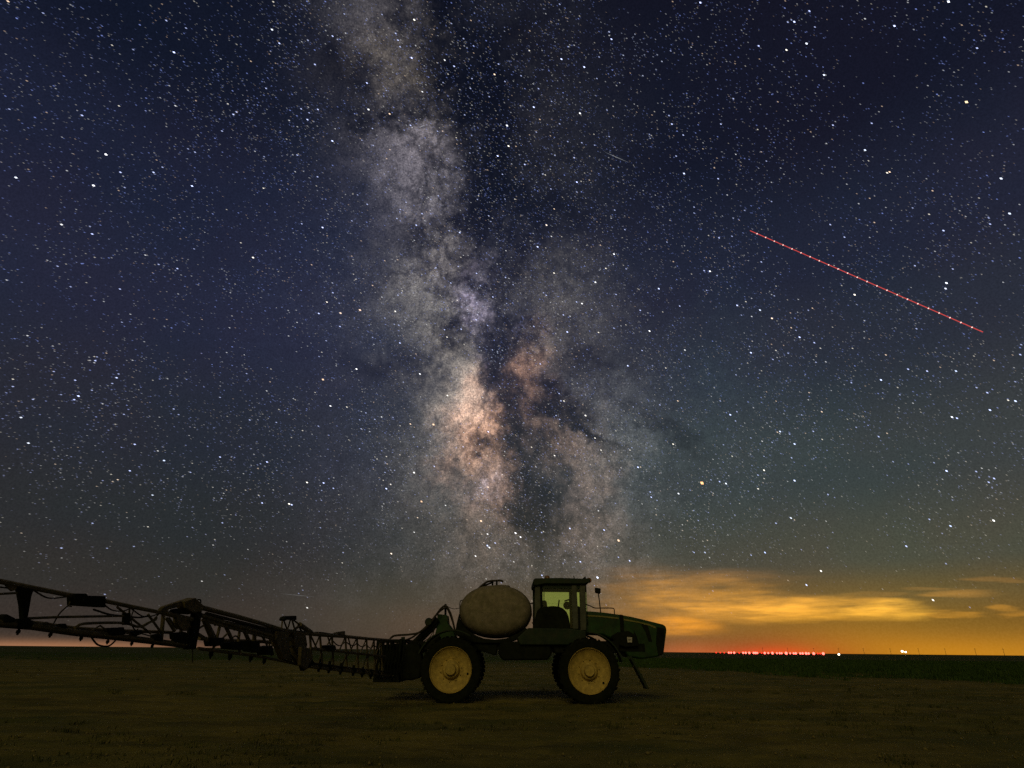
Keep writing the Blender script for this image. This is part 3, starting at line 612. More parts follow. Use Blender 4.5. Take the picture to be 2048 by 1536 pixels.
part(MB().tube(curve_pts([(-1.654,20.6,2.236), (-1.642,20.6,2.494), (-1.65,20.6,2.849), (-1.595,20.6,2.918), (-1.455,20.6,2.928)], 4), .014), 'tank_rail', BLACK, smooth=True)
# cradles
for yy in (20.2, 21.3):
    part(MB().prism([(-1.733,1.856), (-1.701,2.182), (-1.634,2.484), (-1.557,2.214), (-1.388,2.036), (-1.108,1.861), (-0.817,1.761), (-0.465,1.728), (-0.114,1.767), (0.237,1.903), (0.526,2.083), (0.622,1.906), (0.174,1.711), (-0.096,1.636), (-0.813,1.629), (-1.261,1.655)], yy, yy + .14), 'tank_cradle', BLACK, bevel=.012)
part(MB().tube([(0.724,20.5,2.238), (0.821,20.5,2.239)], .02), 'tank_strap', BLACK)

# rear mast, lift arms and centre rack
part(MB().prism([(-2.371,2.488), (-2.058,2.46), (-2.011,2.202), (-1.821,1.979), (-1.73,1.771), (-2.436,1.706), (-2.365,2.124)], 20.55, 20.72), 'mast_plate', GREEN, bevel=.02)
part(MB().prism([(-2.371,2.488), (-2.058,2.46), (-2.011,2.202), (-1.821,1.979), (-1.73,1.771), (-2.436,1.706), (-2.365,2.124)], 21.1, 21.27), 'mast_plate', GREEN, bevel=.02)
part(MB().tube([(-2.106,20.6,2.429), (-2.126,20.6,2.798)], .035), 'hose_stand', BLACK)
for yy in (20.45, 21.3):
    (xa, za), (xb, zb_) = (-3.177,1.493), (-2.334,2.331)
    part(MB().tube([(xa, yy, za), (xb, yy, zb_)], .085, 8), 'lift_arm', BLACK, smooth=False)
    (xa, za), (xb, zb_) = (-3.061,1.233), (-2.239,1.824)
    part(MB().tube([(xa, yy, za), (xb, yy, zb_)], .06, 8), 'lift_arm', BLACK)
(kx, kz) = (-2.608,2.234)
part(MB().lathe([(.0, -.10), (.10, -.10), (.125, -.05), (.125, .05), (.10, .10), (.0, .10)], (kx, 20.35, kz), 20), 'accumulator', DKGREEN, smooth=True)
for (dy, dr) in ((0, 0), (.12, 2), (.25, 4)):
    pass
for pts, rr in (([(-3.815,20.3,1.704), (-3.697,20.3,1.807), (-3.461,20.3,1.838), (-3.208,20.3,1.855), (-2.893,20.3,1.917), (-2.605,20.3,2.141), (-2.456,20.3,2.321), (-2.339,20.3,2.502), (-2.203,20.3,2.67), (-2.092,20.3,2.717), (-2.006,20.3,2.642), (-1.88,20.3,2.401), (-1.746,20.3,1.971)], .032),
                ([(-3.509,20.5,1.636), (-3.167,20.5,1.757), (-2.861,20.5,1.967), (-2.618,20.5,2.193), (-2.407,20.5,2.452), (-2.189,20.5,2.637), (-2.076,20.5,2.668), (-1.97,20.5,2.517), (-1.84,20.5,2.215), (-1.727,20.5,1.888)], .028),
                ([(-2.788,20.5,1.628), (-2.589,20.5,1.762), (-2.472,20.5,1.94), (-2.413,20.5,2.03)], .014), ([(-2.677,20.5,1.643), (-2.466,20.5,1.852), (-2.447,20.5,2.06)], .012),
                ([(-2.091,20.6,2.752), (-1.971,20.6,2.683), (-1.838,20.6,2.649), (-1.658,20.6,2.678)], .010)):
    part(MB().tube(curve_pts(pts, 5), rr, 7), 'hydraulic_hose', HOSE, smooth=True)
rack = MB()
for xx in (-4.05, -3.35):
    for yy in (19.75, 20.5, 21.3, 22.05): rack.box((xx - .045, yy - .05, .52), (xx + .045, yy + .05, 1.72))
for zz in (.56, 1.1, 1.66):
    for xx in (-4.05, -3.35): rack.box((xx - .04, 19.82, zz - .05), (xx + .04, 21.98, zz + .05))
    rack.box((-4.0, 19.70, zz - .045), (-3.4, 19.80, zz + .045)); rack.box((-4.0, 22.0, zz - .045), (-3.4, 22.1, zz + .045))
rk = part(rack, 'centre_rack', BLACK, bevel=.008)
part(MB().prism([(-3.477,1.544), (-2.814,1.607), (-2.653,1.102), (-2.711,0.635), (-2.979,0.564), (-3.315,0.589), (-3.445,0.847)], 19.85, 20.25), 'pump_housing', BLACK, rk, bevel=.05, smooth=True)
part(MB().prism([(-3.977,1.54), (-3.421,1.602), (-3.34,0.68), (-3.862,0.703)], 20.05, 20.12), 'rack_panel', BLACK, rk, bevel=.01)
part(MB().tube([(-3.342,20.0,1.775), (-3.244,20.0,0.984)], .06), 'lift_cylinder', DKGREEN, rk, smooth=True)
for k in range(9):
    x0 = -4.05 + k * .10
    part(MB().tube(curve_pts([(x0, 19.66, 1.60), (x0 + .02, 19.60, 1.25), (x0 - .02, 19.60, .95), (x0 + .03, 19.66, .62)], 4), .020, 6), 'plumbing_hose', BLACK, rk, smooth=True)

# boom, in three hinged sections reaching out towards the left
def bt(name, pts, r_, parent, m=BOOMG, curved=False, n=7, r2=None):
    return part(MB().tube(curve_pts(pts, 5) if curved else pts, r_, n, r2), name, m, parent, smooth=True, angle=50)
def bplate(name, pts, th, parent, m=BOOMG): return part(MB().plate(pts, th), name, m, parent, bevel=.006)
def nozzle(p, h, parent, w=.022):
    x, y_, z = p
    b = MB().tube([(x, y_, z), (x, y_, z - h * .35)], w * .55, 8).tube([(x, y_, z - h * .3), (x, y_, z - h * .75)], w, 8).tube([(x, y_, z - h * .75), (x, y_, z - h)], w * .6, 8, w * .4)
    return part(b, 'nozzle', BLACK, parent, smooth=True)
# inner section
A = bt('boom_section', [(-3.594,19.627,1.667), (-3.731,16.889,1.668), (-3.831,14.889,1.683), (-3.917,13.162,1.681), (-3.964,12.212,1.69)], .038, SPR)
bt('bottom_chord', [(-3.583,19.832,0.67), (-3.688,17.747,0.806), (-3.81,15.31,0.948), (-3.904,13.425,1.057), (-3.955,12.4,1.124)], .030, A)
bt('bottom_chord', [(-3.859,21.325,0.672), (-4.102,16.462,0.958), (-4.258,13.333,1.139)], .028, A)
bt('middle_chord', [(-3.632,18.859,1.228), (-3.713,17.248,1.277), (-3.789,15.715,1.331), (-3.855,14.393,1.375), (-3.94,12.698,1.421)], .030, A)
bt('spray_pipe', [(-3.586,19.788,0.78), (-3.689,17.712,0.892), (-3.811,15.279,1.023), (-3.935,12.808,1.16)], .018, A, HOSE)
UP = [(763,1280,1350), (748,1278.5,1348), (733,1277,1346), (714,1275,1344), (691,1273,1342), (664,1271,1338), (642,1270,1336), (625,1268,1334)]
BRACES = [((-3.661,18.273,1.66), (-3.64,18.701,0.749)), ((-3.702,17.45,1.66), (-3.68,17.907,0.801)), ((-3.74,16.693,1.672), (-3.716,17.177,0.848)), ((-3.784,15.825,1.68), (-3.761,16.278,0.898)), ((-3.831,14.889,1.683), (-3.81,15.31,0.948)), ((-3.879,13.922,1.684), (-3.86,14.302,1.016)), ((-3.917,13.164,1.677), (-3.896,13.577,1.053)), ((-3.946,12.589,1.682), (-3.928,12.946,1.095)),
          ((-3.661,18.273,1.66), (-3.689,17.724,1.249)), ((-3.702,17.45,1.66), (-3.72,17.098,1.278)), ((-3.74,16.693,1.672), (-3.763,16.238,1.318)), ((-3.784,15.825,1.68), (-3.808,15.342,1.343)), ((-3.831,14.889,1.683), (-3.848,14.535,1.375)), ((-3.879,13.922,1.684), (-3.896,13.589,1.395)), ((-3.894,13.629,1.677), (-3.873,14.042,1.395)), ((-3.917,13.164,1.677), (-3.929,12.925,1.412)), ((-3.821,15.081,1.687), (-3.798,15.544,1.342)), ((-3.946,12.589,1.682), (-3.92,13.098,1.413))]
for i, (a, b) in enumerate(BRACES): bt('brace', [a, b], .024 if i < 8 else .017, A)
for a, b in (((-3.673,18.043,1.26), (-3.688,17.742,0.818)), ((-3.72,17.098,1.278), (-3.736,16.786,0.871)), ((-3.772,16.061,1.318), (-3.785,15.8,0.923)), ((-3.82,15.102,1.354), (-3.831,14.881,0.981)), ((-3.866,14.181,1.386), (-3.877,13.963,1.034)), ((-3.903,13.43,1.404), (-3.913,13.238,1.08))): bt('brace', [a, b], .014, A)
for p in ((-3.875,14.0,1.179), (-3.834,14.821,1.126), (-3.784,15.825,1.065), (-3.743,16.64,1.002), (-3.701,17.489,0.935), (-3.907,13.354,1.226), (-3.663,18.249,0.89)): nozzle(p, .24, A, .06)
for pts in ([(-3.7,17.496,1.548), (-3.711,17.279,1.448), (-3.726,16.97,1.471), (-3.738,16.747,1.541)], [(-3.738,16.747,1.541), (-3.751,16.489,1.48), (-3.767,16.167,1.489), (-3.781,15.876,1.555)], [(-3.781,15.876,1.555), (-3.793,15.646,1.497), (-3.807,15.355,1.506), (-3.826,14.975,1.567)], [(-3.83,14.899,1.566), (-3.845,14.596,1.489), (-3.86,14.303,1.507), (-3.873,14.034,1.575)], [(-3.659,18.326,1.53), (-3.674,18.02,1.451), (-3.694,17.622,1.499)], [(-3.806,15.382,1.343), (-3.823,15.049,1.206), (-3.832,14.866,1.104)], [(-3.727,16.951,1.279), (-3.737,16.77,1.139), (-3.741,16.686,1.001)]): bt('spray_hose', pts, .013, A, HOSE, True, 6)
bplate('valve_box', [(-3.9,13.49,1.481), (-3.878,13.934,1.494), (-3.873,14.038,1.405), (-3.883,13.848,1.385), (-3.896,13.585,1.405)], .2, A, BLACK)
bplate('rest_bracket', [(-3.884,13.81,1.711), (-3.863,14.232,1.762), (-3.839,14.727,1.797), (-3.837,14.767,1.702), (-3.848,14.546,1.697), (-3.859,14.317,1.728)], .06, A)
bt('upper_hose', [(-3.949,12.527,1.698), (-3.918,13.146,1.719), (-3.889,13.713,1.709), (-3.866,14.188,1.7)], .02, A, HOSE, True)
# middle section
Bm = bt('boom_section', [(-3.964,12.214,1.686), (-4.013,11.249,1.711), (-4.058,10.344,1.786), (-4.101,9.472,1.846), (-4.155,8.397,1.911)], .034, SPR)
bt('middle_chord', [(-3.969,12.122,1.54), (-4.021,11.082,1.598), (-4.069,10.117,1.674), (-4.099,9.527,1.719), (-4.128,8.937,1.77), (-4.153,8.438,1.816)], .030, Bm)
bt('middle_chord', [(-4.015,11.193,1.536), (-4.068,10.139,1.623), (-4.113,9.245,1.695), (-4.149,8.527,1.758)], .022, Bm)
bt('bottom_chord', [(-3.955,12.4,1.124), (-4.009,11.325,1.225), (-4.058,10.347,1.304), (-4.109,9.313,1.364), (-4.147,8.565,1.408)], .022, Bm)
bt('bottom_chord', [(-4.241,12.686,1.472), (-4.315,11.204,1.525), (-4.39,9.702,1.519), (-4.42,9.094,1.543)], .030, Bm)
bt('hose_bundle', [(-3.987,11.768,1.679), (-4.031,10.873,1.696), (-4.078,9.942,1.755), (-4.115,9.199,1.802), (-4.146,8.581,1.843)], .022, Bm, HOSE, True)
bt('hose_bundle', [(-3.988,11.742,1.628), (-4.034,10.829,1.655), (-4.079,9.923,1.719), (-4.116,9.172,1.76), (-4.148,8.543,1.809)], .020, Bm, HOSE, True)
for a, b, r_ in (((-4.146,8.577,1.76), (-4.125,8.99,1.454), .038), ((-4.144,8.628,1.763), (-4.122,9.06,1.486), .018), ((-4.124,9.024,1.734), (-4.125,9.001,1.492), .022), ((-4.119,9.116,1.52), (-4.111,9.282,1.609), .014), ((-4.117,9.16,1.719), (-4.098,9.539,1.472), .026), ((-4.093,9.636,1.688), (-4.092,9.661,1.48), .022), ((-4.086,9.775,1.671), (-4.072,10.058,1.484), .030), ((-4.067,10.156,1.667), (-4.064,10.218,1.355), .034),
                 ((-4.152,8.462,1.644), (-4.144,8.614,1.705), .014), ((-4.152,8.461,1.589), (-4.136,8.778,1.508), .022), ((-4.056,10.385,1.644), (-4.041,10.69,1.468), .018), ((-4.038,10.742,1.622), (-4.033,10.833,1.316), .016), ((-4.033,10.849,1.609), (-4.028,10.94,1.3), .014), ((-4.025,11.002,1.588), (-4.009,11.318,1.344), .026), ((-4.125,8.99,1.454), (-4.128,8.936,1.39), .018), ((-4.092,9.664,1.473), (-4.086,9.785,1.342), .018), ((-4.128,8.943,1.757), (-4.131,8.88,1.709), .018), ((-4.106,9.382,1.727), (-4.101,9.482,1.676), .03), ((-4.077,9.97,1.691), (-4.077,9.96,1.633), .03), ((-4.05,10.498,1.647), (-4.028,10.939,1.54), .018)):
    bt('brace', [a, b], r_, Bm)
for pts in ([(-4.137,8.764,1.539), (-4.122,9.06,1.551), (-4.121,9.088,1.454), (-4.132,8.863,1.434)], [(-4.113,9.231,1.488), (-4.094,9.618,1.507), (-4.089,9.716,1.391), (-4.109,9.326,1.403)], [(-4.08,9.907,1.518), (-4.064,10.221,1.515), (-4.059,10.326,1.355), (-4.074,10.022,1.37)], [(-4.052,10.456,1.436), (-4.038,10.732,1.46), (-4.032,10.853,1.315), (-4.048,10.544,1.317)]):
    bplate('nozzle_body', pts, .16, Bm, BLACK)
bt('spray_hose', [(-4.102,9.463,1.505), (-4.101,9.47,1.559), (-4.098,9.539,1.581), (-4.094,9.626,1.562), (-4.092,9.668,1.501)], .011, Bm, HOSE, True)
bt('spray_hose', [(-4.053,10.448,1.585), (-4.046,10.587,1.527), (-4.034,10.815,1.499)], .011, Bm, HOSE, True)
for p in ((-4.128,8.93,1.402), (-4.1,9.49,1.37), (-4.066,10.175,1.334), (-4.041,10.687,1.294)): nozzle(p, .12, Bm, .032)
# inner hinge
H1 = bplate('boom_hinge', [(-3.994,11.621,1.692), (-3.964,12.212,1.69), (-3.955,12.404,1.482), (-3.959,12.323,1.307), (-3.95,12.5,1.131), (-3.97,12.094,1.139), (-3.983,11.842,1.393)], .10, SPR, BOOMG)
bplate('hinge_plate', [(-4.031,10.876,1.688), (-4.005,11.393,1.686), (-3.999,11.528,1.474), (-3.986,11.785,1.194), (-4.007,11.358,1.249), (-4.02,11.092,1.424), (-4.03,10.895,1.547)], .10, H1, BOOMG)
for q0, q1 in (((-4.004,11.414,1.637), (-3.986,11.785,1.527)), ((-3.998,11.549,1.425), (-3.983,11.83,1.477)), ((-3.994,11.623,1.36), (-3.974,12.016,1.207)), ((-4.002,11.463,1.523), (-3.991,11.688,1.643))): bt('hinge_bar', [q0, q1], .022, H1)
bplate('hinge_plate', [(-3.793,11.631,1.444), (-3.771,12.088,1.429), (-3.761,12.272,1.24), (-3.773,12.033,1.075), (-3.79,11.708,1.149)], .06, H1, BOOMG)
bplate('hinge_plate', [(-4.235,11.807,1.644), (-4.218,12.14,1.634), (-4.207,12.35,1.252), (-4.223,12.05,1.289)], .06, H1, BOOMG)
bplate('hinge_foot', [(-3.961,12.279,1.17), (-3.933,12.841,1.214), (-3.923,13.041,1.138), (-3.939,12.729,1.091), (-3.953,12.44,1.029)], .08, H1, BLACK)
bplate('rest_cap', [(-4.019,11.111,1.881), (-4.017,11.158,1.924), (-4.011,11.282,1.947), (-3.993,11.645,1.97), (-3.991,11.676,1.898), (-3.998,11.536,1.892), (-4.012,11.263,1.888), (-4.017,11.164,1.859)], .10, H1, BLACK)
for a, b, r_ in (((-4.017,11.157,1.875), (-4.016,11.176,1.729), .014), ((-4.015,11.201,1.877), (-4.003,11.447,1.721), .014), ((-4.0,11.509,1.899), (-4.003,11.443,1.729), .014), ((-3.996,11.578,1.902), (-3.987,11.76,1.756), .016), ((-3.991,11.679,1.89), (-3.975,12.002,1.825), .016), ((-3.99,11.707,1.711), (-3.975,12.002,1.825), .026)): bt('rest_leg', [a, b], r_, H1)
bt('fold_cylinder', [(-3.976,11.974,1.832), (-3.943,12.632,1.71)], .045, H1, BOOMG, False, 10)
bt('hinge_hose', [(-3.977,11.96,1.806), (-3.969,12.121,1.723), (-3.954,12.424,1.687)], .016, H1, HOSE, True)
# outer section
Cm = bt('boom_section', [(-4.157,8.364,1.757), (-4.199,7.522,1.8), (-4.224,7.012,1.826), (-4.25,6.499,1.857), (-4.274,6.018,1.871), (-4.296,5.574,1.894), (-4.304,5.426,1.902), (-4.329,4.92,1.929), (-4.35,4.494,1.955)], .022, SPR)
bt('bottom_chord', [(-4.151,8.475,1.443), (-4.178,7.936,1.468), (-4.221,7.087,1.514), (-4.264,6.218,1.551), (-4.29,5.698,1.587), (-4.307,5.354,1.594), (-4.326,4.975,1.604), (-4.343,4.646,1.613)], .026, Cm)
bt('spray_pipe', [(-4.152,8.454,1.407), (-4.178,7.949,1.439), (-4.22,7.1,1.484), (-4.263,6.23,1.525), (-4.29,5.709,1.562), (-4.307,5.364,1.571), (-4.342,4.655,1.593)], .014, Cm, HOSE)
bt('bottom_chord', [(-4.409,8.316,1.595), (-4.438,7.746,1.591), (-4.461,7.285,1.584), (-4.496,6.574,1.588), (-4.523,6.035,1.619)], .020, Cm)
bt('end_rail', [(-4.35,4.496,1.952), (-4.342,4.652,1.6)], .02, Cm)
bplate('upright', [(-4.306,5.382,1.893), (-4.297,5.563,1.881), (-4.297,5.561,1.821), (-4.296,5.578,1.743), (-4.295,5.601,1.628), (-4.297,5.564,1.626), (-4.3,5.504,1.738), (-4.303,5.43,1.844)], .05, Cm, BLACK)
bplate('gusset', [(-4.312,5.26,1.898), (-4.305,5.4,1.887), (-4.305,5.39,1.861), (-4.307,5.355,1.846), (-4.309,5.316,1.863)], .02, Cm)
bt('brace', [(-4.326,4.98,1.794), (-4.312,5.255,1.817), (-4.304,5.421,1.839)], .010, Cm)
bt('brace', [(-4.295,5.596,1.64), (-4.275,5.996,1.672), (-4.23,6.9,1.727)], .012, Cm)
bt('spray_hose', [(-4.254,6.413,1.764), (-4.241,6.671,1.73), (-4.23,6.9,1.727), (-4.216,7.181,1.725), (-4.207,7.355,1.755)], .010, Cm, HOSE, True)
bt('brace', [(-4.264,6.229,1.588), (-4.257,6.363,1.629), (-4.228,6.931,1.657), (-4.215,7.205,1.628), (-4.207,7.361,1.674), (-4.2,7.497,1.718)], .014, Cm, BOOMG, True)
bplate('upright', [(-4.231,6.887,1.756), (-4.226,6.987,1.762), (-4.224,7.023,1.64), (-4.228,6.931,1.636)], .04, Cm, BLACK)
for a, b, r_ in (((-4.237,6.756,1.81), (-4.202,7.457,1.564), .012), ((-4.227,6.969,1.823), (-4.226,6.983,1.751), .010), ((-4.209,7.322,1.764), (-4.192,7.658,1.58), .014), ((-4.2,7.51,1.735), (-4.212,7.262,1.622), .012), ((-4.194,7.622,1.78), (-4.19,7.693,1.498), .024), ((-4.19,7.702,1.739), (-4.178,7.931,1.604), .020), ((-4.187,7.751,1.747), (-4.176,7.976,1.629), .012), ((-4.294,5.612,1.629), (-4.279,5.915,1.573), .014), ((-4.236,6.783,1.582), (-4.22,7.106,1.55), .010)): bt('brace', [a, b], r_, Cm)
bplate('valve_box', [(-4.273,6.038,1.887), (-4.265,6.195,1.9), (-4.264,6.224,1.883), (-4.251,6.48,1.899), (-4.249,6.521,1.79), (-4.27,6.091,1.781)], .09, Cm, BLACK)
bt('box_strap', [(-4.272,6.063,1.815), (-4.272,6.061,1.774), (-4.27,6.101,1.772)], .006, Cm)
for pts in ([(-4.309,5.33,1.647), (-4.307,5.362,1.665), (-4.302,5.457,1.638), (-4.301,5.481,1.607), (-4.307,5.363,1.594)], [(-4.274,6.01,1.611), (-4.272,6.065,1.618), (-4.27,6.101,1.579), (-4.274,6.025,1.577)], [(-4.241,6.674,1.598), (-4.234,6.828,1.608), (-4.23,6.892,1.535), (-4.239,6.718,1.531)], [(-4.222,7.063,1.57), (-4.213,7.238,1.595), (-4.212,7.265,1.554), (-4.217,7.152,1.525)], [(-4.2,7.5,1.554), (-4.193,7.642,1.569), (-4.19,7.69,1.481), (-4.199,7.518,1.49)], [(-4.3,5.492,1.631), (-4.295,5.605,1.645), (-4.291,5.678,1.607), (-4.292,5.662,1.565), (-4.299,5.523,1.56)], [(-4.239,6.717,1.57), (-4.229,6.915,1.616), (-4.226,6.979,1.547), (-4.237,6.769,1.523)], [(-4.182,7.866,1.58), (-4.171,8.079,1.597), (-4.166,8.171,1.517), (-4.179,7.919,1.507)]):
    bplate('nozzle_valve', pts, .06, Cm, BLACK)
for p in ((-4.296,5.57,1.562), (-4.278,5.944,1.548), (-4.257,6.354,1.523), (-4.237,6.756,1.498), (-4.217,7.161,1.485), (-4.198,7.549,1.463), (-4.314,5.216,1.573)): nozzle(p, .058, Cm, .017)
bt('hanging_hose', [(-4.251,6.484,1.517), (-4.248,6.548,1.471), (-4.243,6.631,1.434), (-4.236,6.773,1.423), (-4.233,6.846,1.456), (-4.23,6.891,1.5)], .009, Cm, HOSE, True)
for pts in ([(-4.296,5.581,1.878), (-4.286,5.78,1.826), (-4.276,5.982,1.85), (-4.273,6.041,1.864)], [(-4.25,6.509,1.833), (-4.24,6.69,1.775), (-4.231,6.87,1.776), (-4.225,6.991,1.814)], [(-4.225,6.993,1.809), (-4.214,7.219,1.743), (-4.205,7.404,1.752), (-4.199,7.528,1.786)], [(-4.293,5.641,1.613), (-4.285,5.81,1.595), (-4.275,6.005,1.593), (-4.267,6.169,1.572)], [(-4.271,6.072,1.793), (-4.276,5.981,1.707), (-4.278,5.945,1.617), (-4.278,5.939,1.574)], [(-4.223,7.046,1.807), (-4.223,7.044,1.692), (-4.216,7.18,1.583), (-4.202,7.459,1.537)], [(-4.324,5.019,1.913), (-4.316,5.18,1.874), (-4.308,5.333,1.872), (-4.304,5.411,1.888)]):
    bt('spray_hose', pts, .007, Cm, HOSE, True, 6)
for a, b in (((-4.29,5.707,1.591), (-4.283,5.847,1.618)), ((-4.283,5.847,1.618), (-4.273,6.038,1.577)), ((-4.252,6.452,1.558), (-4.246,6.573,1.618)), ((-4.246,6.573,1.618), (-4.235,6.792,1.543)), ((-4.219,7.115,1.53), (-4.215,7.206,1.605)), ((-4.199,7.53,1.781), (-4.205,7.399,1.675))): bt('brace', [a, b], .008, Cm)
# outer hinge
H2 = bplate('boom_hinge', [(-4.163,8.243,1.923), (-4.156,8.388,1.932), (-4.153,8.441,1.693), (-4.152,8.457,1.401), (-4.162,8.258,1.395), (-4.162,8.269,1.614), (-4.162,8.266,1.759)], .07, SPR, BLACK)
bplate('hinge_cover', [(-4.18,7.904,1.948), (-4.168,8.144,2.011), (-4.165,8.203,1.988), (-4.155,8.39,1.926), (-4.157,8.368,1.862), (-4.166,8.188,1.828), (-4.177,7.959,1.874)], .12, H2, BOOMG)
bplate('fold_link', [(-4.2,7.504,1.818), (-4.197,7.564,1.867), (-4.182,7.869,1.951), (-4.177,7.959,1.952), (-4.178,7.949,1.898), (-4.191,7.679,1.84), (-4.194,7.625,1.797)], .05, H2, BOOMG)
bt('fold_cylinder', [(-4.187,7.764,1.816), (-4.182,7.865,1.833), (-4.167,8.16,1.838)], .032, H2, BLACK)
bt('fold_cylinder', [(-4.193,7.645,1.798), (-4.182,7.866,1.781), (-4.159,8.318,1.749)], .030, H2, BOOMG)
bplate('hinge_plate', [(-4.182,7.866,1.781), (-4.169,8.121,1.764), (-4.165,8.203,1.684), (-4.167,8.164,1.611), (-4.175,8.009,1.63), (-4.18,7.903,1.696)], .06, H2, BOOMG)
bt('hinge_bar', [(-4.168,8.142,1.717), (-4.156,8.376,1.617)], .016, H2)
bt('hinge_bar', [(-4.172,8.052,1.608), (-4.156,8.374,1.508)], .016, H2)
bplate('hinge_plate', [(-4.181,7.879,1.574), (-4.168,8.147,1.599), (-4.161,8.271,1.554), (-4.159,8.329,1.448), (-4.177,7.953,1.479)], .05, H2, BLACK)
bt('wire_loop', [(-4.162,8.253,1.986), (-4.158,8.332,2.004), (-4.156,8.372,1.998), (-4.155,8.39,1.97), (-4.156,8.388,1.932)], .009, H2, HOSE, True)
bt('hanging_chain', [(-4.153,8.433,1.401), (-4.152,8.47,1.33), (-4.15,8.502,1.24)], .006, H2, HOSE)

# ---------------------------------------------------------------- far lights and poles along the horizon
def at(azel, dist, z=None):
    a, e = R(azel[0]), R(azel[1]); x, y_ = dist * math.sin(a), dist * math.cos(a)
    return (x, y_, CAM_H + dist * math.tan(e) if z is None else z)
RED = emit('red_lamp', (1.0, .10, .075), 5.5); RED2 = emit('small_red_lamp', (1.0, .035, .02), 2.2); PINK = emit('white_red_lamp', (1.0, .55, .45), 6.0); WARMW = emit('white_lamp', (1.0, .86, .66), 6.0)
PX = [(1433, .5), (1441, .5), (1449, .5), (1458, 1), (1463, .9), (1469, 1.1), (1479, .7), (1487, 1.1), (1492, 1.2), (1499, 1.3), (1508, 1.2), (1511.5, 1.3), (1515, 1.0), (1524, .6), (1530, 1.3), (1537, .9), (1545.5, 1.5), (1554.5, .9), (1560, 1.0), (1564, .9), (1573, 1.8), (1581, .8), (1588, 1.1), (1592, 1.3), (1601, 1.1), (1606, 1.2), (1612.6, 1.5), (1618, 1.2), (1628, 1.6), (1636, .6), (1641, .6), (1647, 1.6)]
DR = [(17.83,-0.16), (18.16,-0.15), (18.48,-0.16), (18.84,-0.17), (19.03,-0.16), (19.27,-0.17), (19.67,-0.18), (19.98,-0.17), (20.18,-0.15), (20.46,-0.15), (20.8,-0.17), (20.94,-0.17), (21.08,-0.17), (21.42,-0.16), (21.66,-0.15), (21.93,-0.15), (22.25,-0.14), (22.59,-0.15), (22.8,-0.14), (22.95,-0.14), (23.29,-0.13), (23.59,-0.14), (23.85,-0.13), (24.01,-0.12), (24.34,-0.13), (24.52,-0.13), (24.77,-0.11), (24.96,-0.12), (25.33,-0.1), (25.62,-0.11), (25.8,-0.11), (26.02,-0.1)]
DL = 480.0
def ordinal(k):
    w = ['', 'first', 'second', 'third', 'fourth', 'fifth', 'sixth', 'seventh', 'eighth', 'ninth', 'tenth', 'eleventh', 'twelfth', 'thirteenth', 'fourteenth', 'fifteenth', 'sixteenth', 'seventeenth', 'eighteenth', 'nineteenth']
    return w[k] if k < 20 else {20: 'twentieth', 30: 'thirtieth'}[k] if k % 10 == 0 else ('twenty-' if k < 30 else 'thirty-') + w[k % 10]
for i, (q, (px, s)) in enumerate(zip(DR, PX)):
    p = at(q, DL); zt = max(p[2], 1.0); gz = 0.0
    e = empty('warning_light', (p[0], p[1], gz))
    tag(e, ('small' if s < .75 else 'bright' if s > 1.25 else 'mid-sized') + f' red warning light on the horizon, {ordinal(i + 1)} in the row from the left', 'warning light', 'red lights in a row on the horizon')
    rr = .64 * (.40 + .60 * s); c = Vector((p[0], p[1], zt + .35))
    MB().tube([(p[0], p[1], -.3), (p[0], p[1], zt + .2)], .09, 6).build('mast', BLACK, e, (p[0], p[1], gz))
    g = MB(); g.lathe([(.01, -rr), (rr * .7, -rr * .7), (rr, 0), (rr * .7, rr * .7), (.01, rr)], c, 12, 'Z')
    g.build('lamp', RED2 if s < .75 else RED, e, (p[0], p[1], gz))
for q, d_, s, lab in (((27.11,-0.15), 700, 1.0, 'lone white yard light standing beside the right end of the red row'), ((31.46,0.21), 900, 1.35, 'left white floodlight of the bright pair above the right horizon'), ((31.67,0.16), 900, 1.1, 'right white floodlight of the bright pair above the right horizon')):
    p = at(q, d_); e = empty('yard_light', (p[0], p[1], 0)); tag(e, lab, 'yard light', 'white lights on the horizon')
    zt = max(p[2], .8); MB().tube([(p[0], p[1], -.4), (p[0], p[1], zt)], .10, 6).build('pole', WOOD, e, (p[0], p[1], 0))
    MB().tube([(p[0], p[1], zt - .1), (p[0] + .7, p[1] - .4, zt + .25)], .06, 6).build('bracket', BLACK, e, (p[0], p[1], 0))
    rr = .95 * s
    g = MB(); g.lathe([(.01, -rr * .9), (rr * .8, -rr * .6), (rr, 0), (rr * .7, rr * .6), (.01, rr * .7)], (p[0], p[1] - .4, zt), 12, 'Z'); g.build('lamp', WARMW, e, (p[0], p[1], 0))
POLES = [(21.53,0.03), (23.44,0.05), (25.38,0.07), (27.16,0.08), (28.9,0.1), (30.7,0.11), (32.53,0.13), (34.19,0.14), (35.99,0.16), (37.61,0.17)]
pole_place = ['first utility pole, above the middle of the red light row', 'utility pole above the red lights, second from the left', 'utility pole above the right end of the red row', 'utility pole right behind the lone white yard light', 'utility pole between the lone white light and the bright pair', 'utility pole just left of the bright pair of white lights', 'utility pole just right of the bright pair of white lights', 'third utility pole from the right edge of the picture', 'second utility pole from the right edge of the picture', 'utility pole nearest to the right edge of the picture']
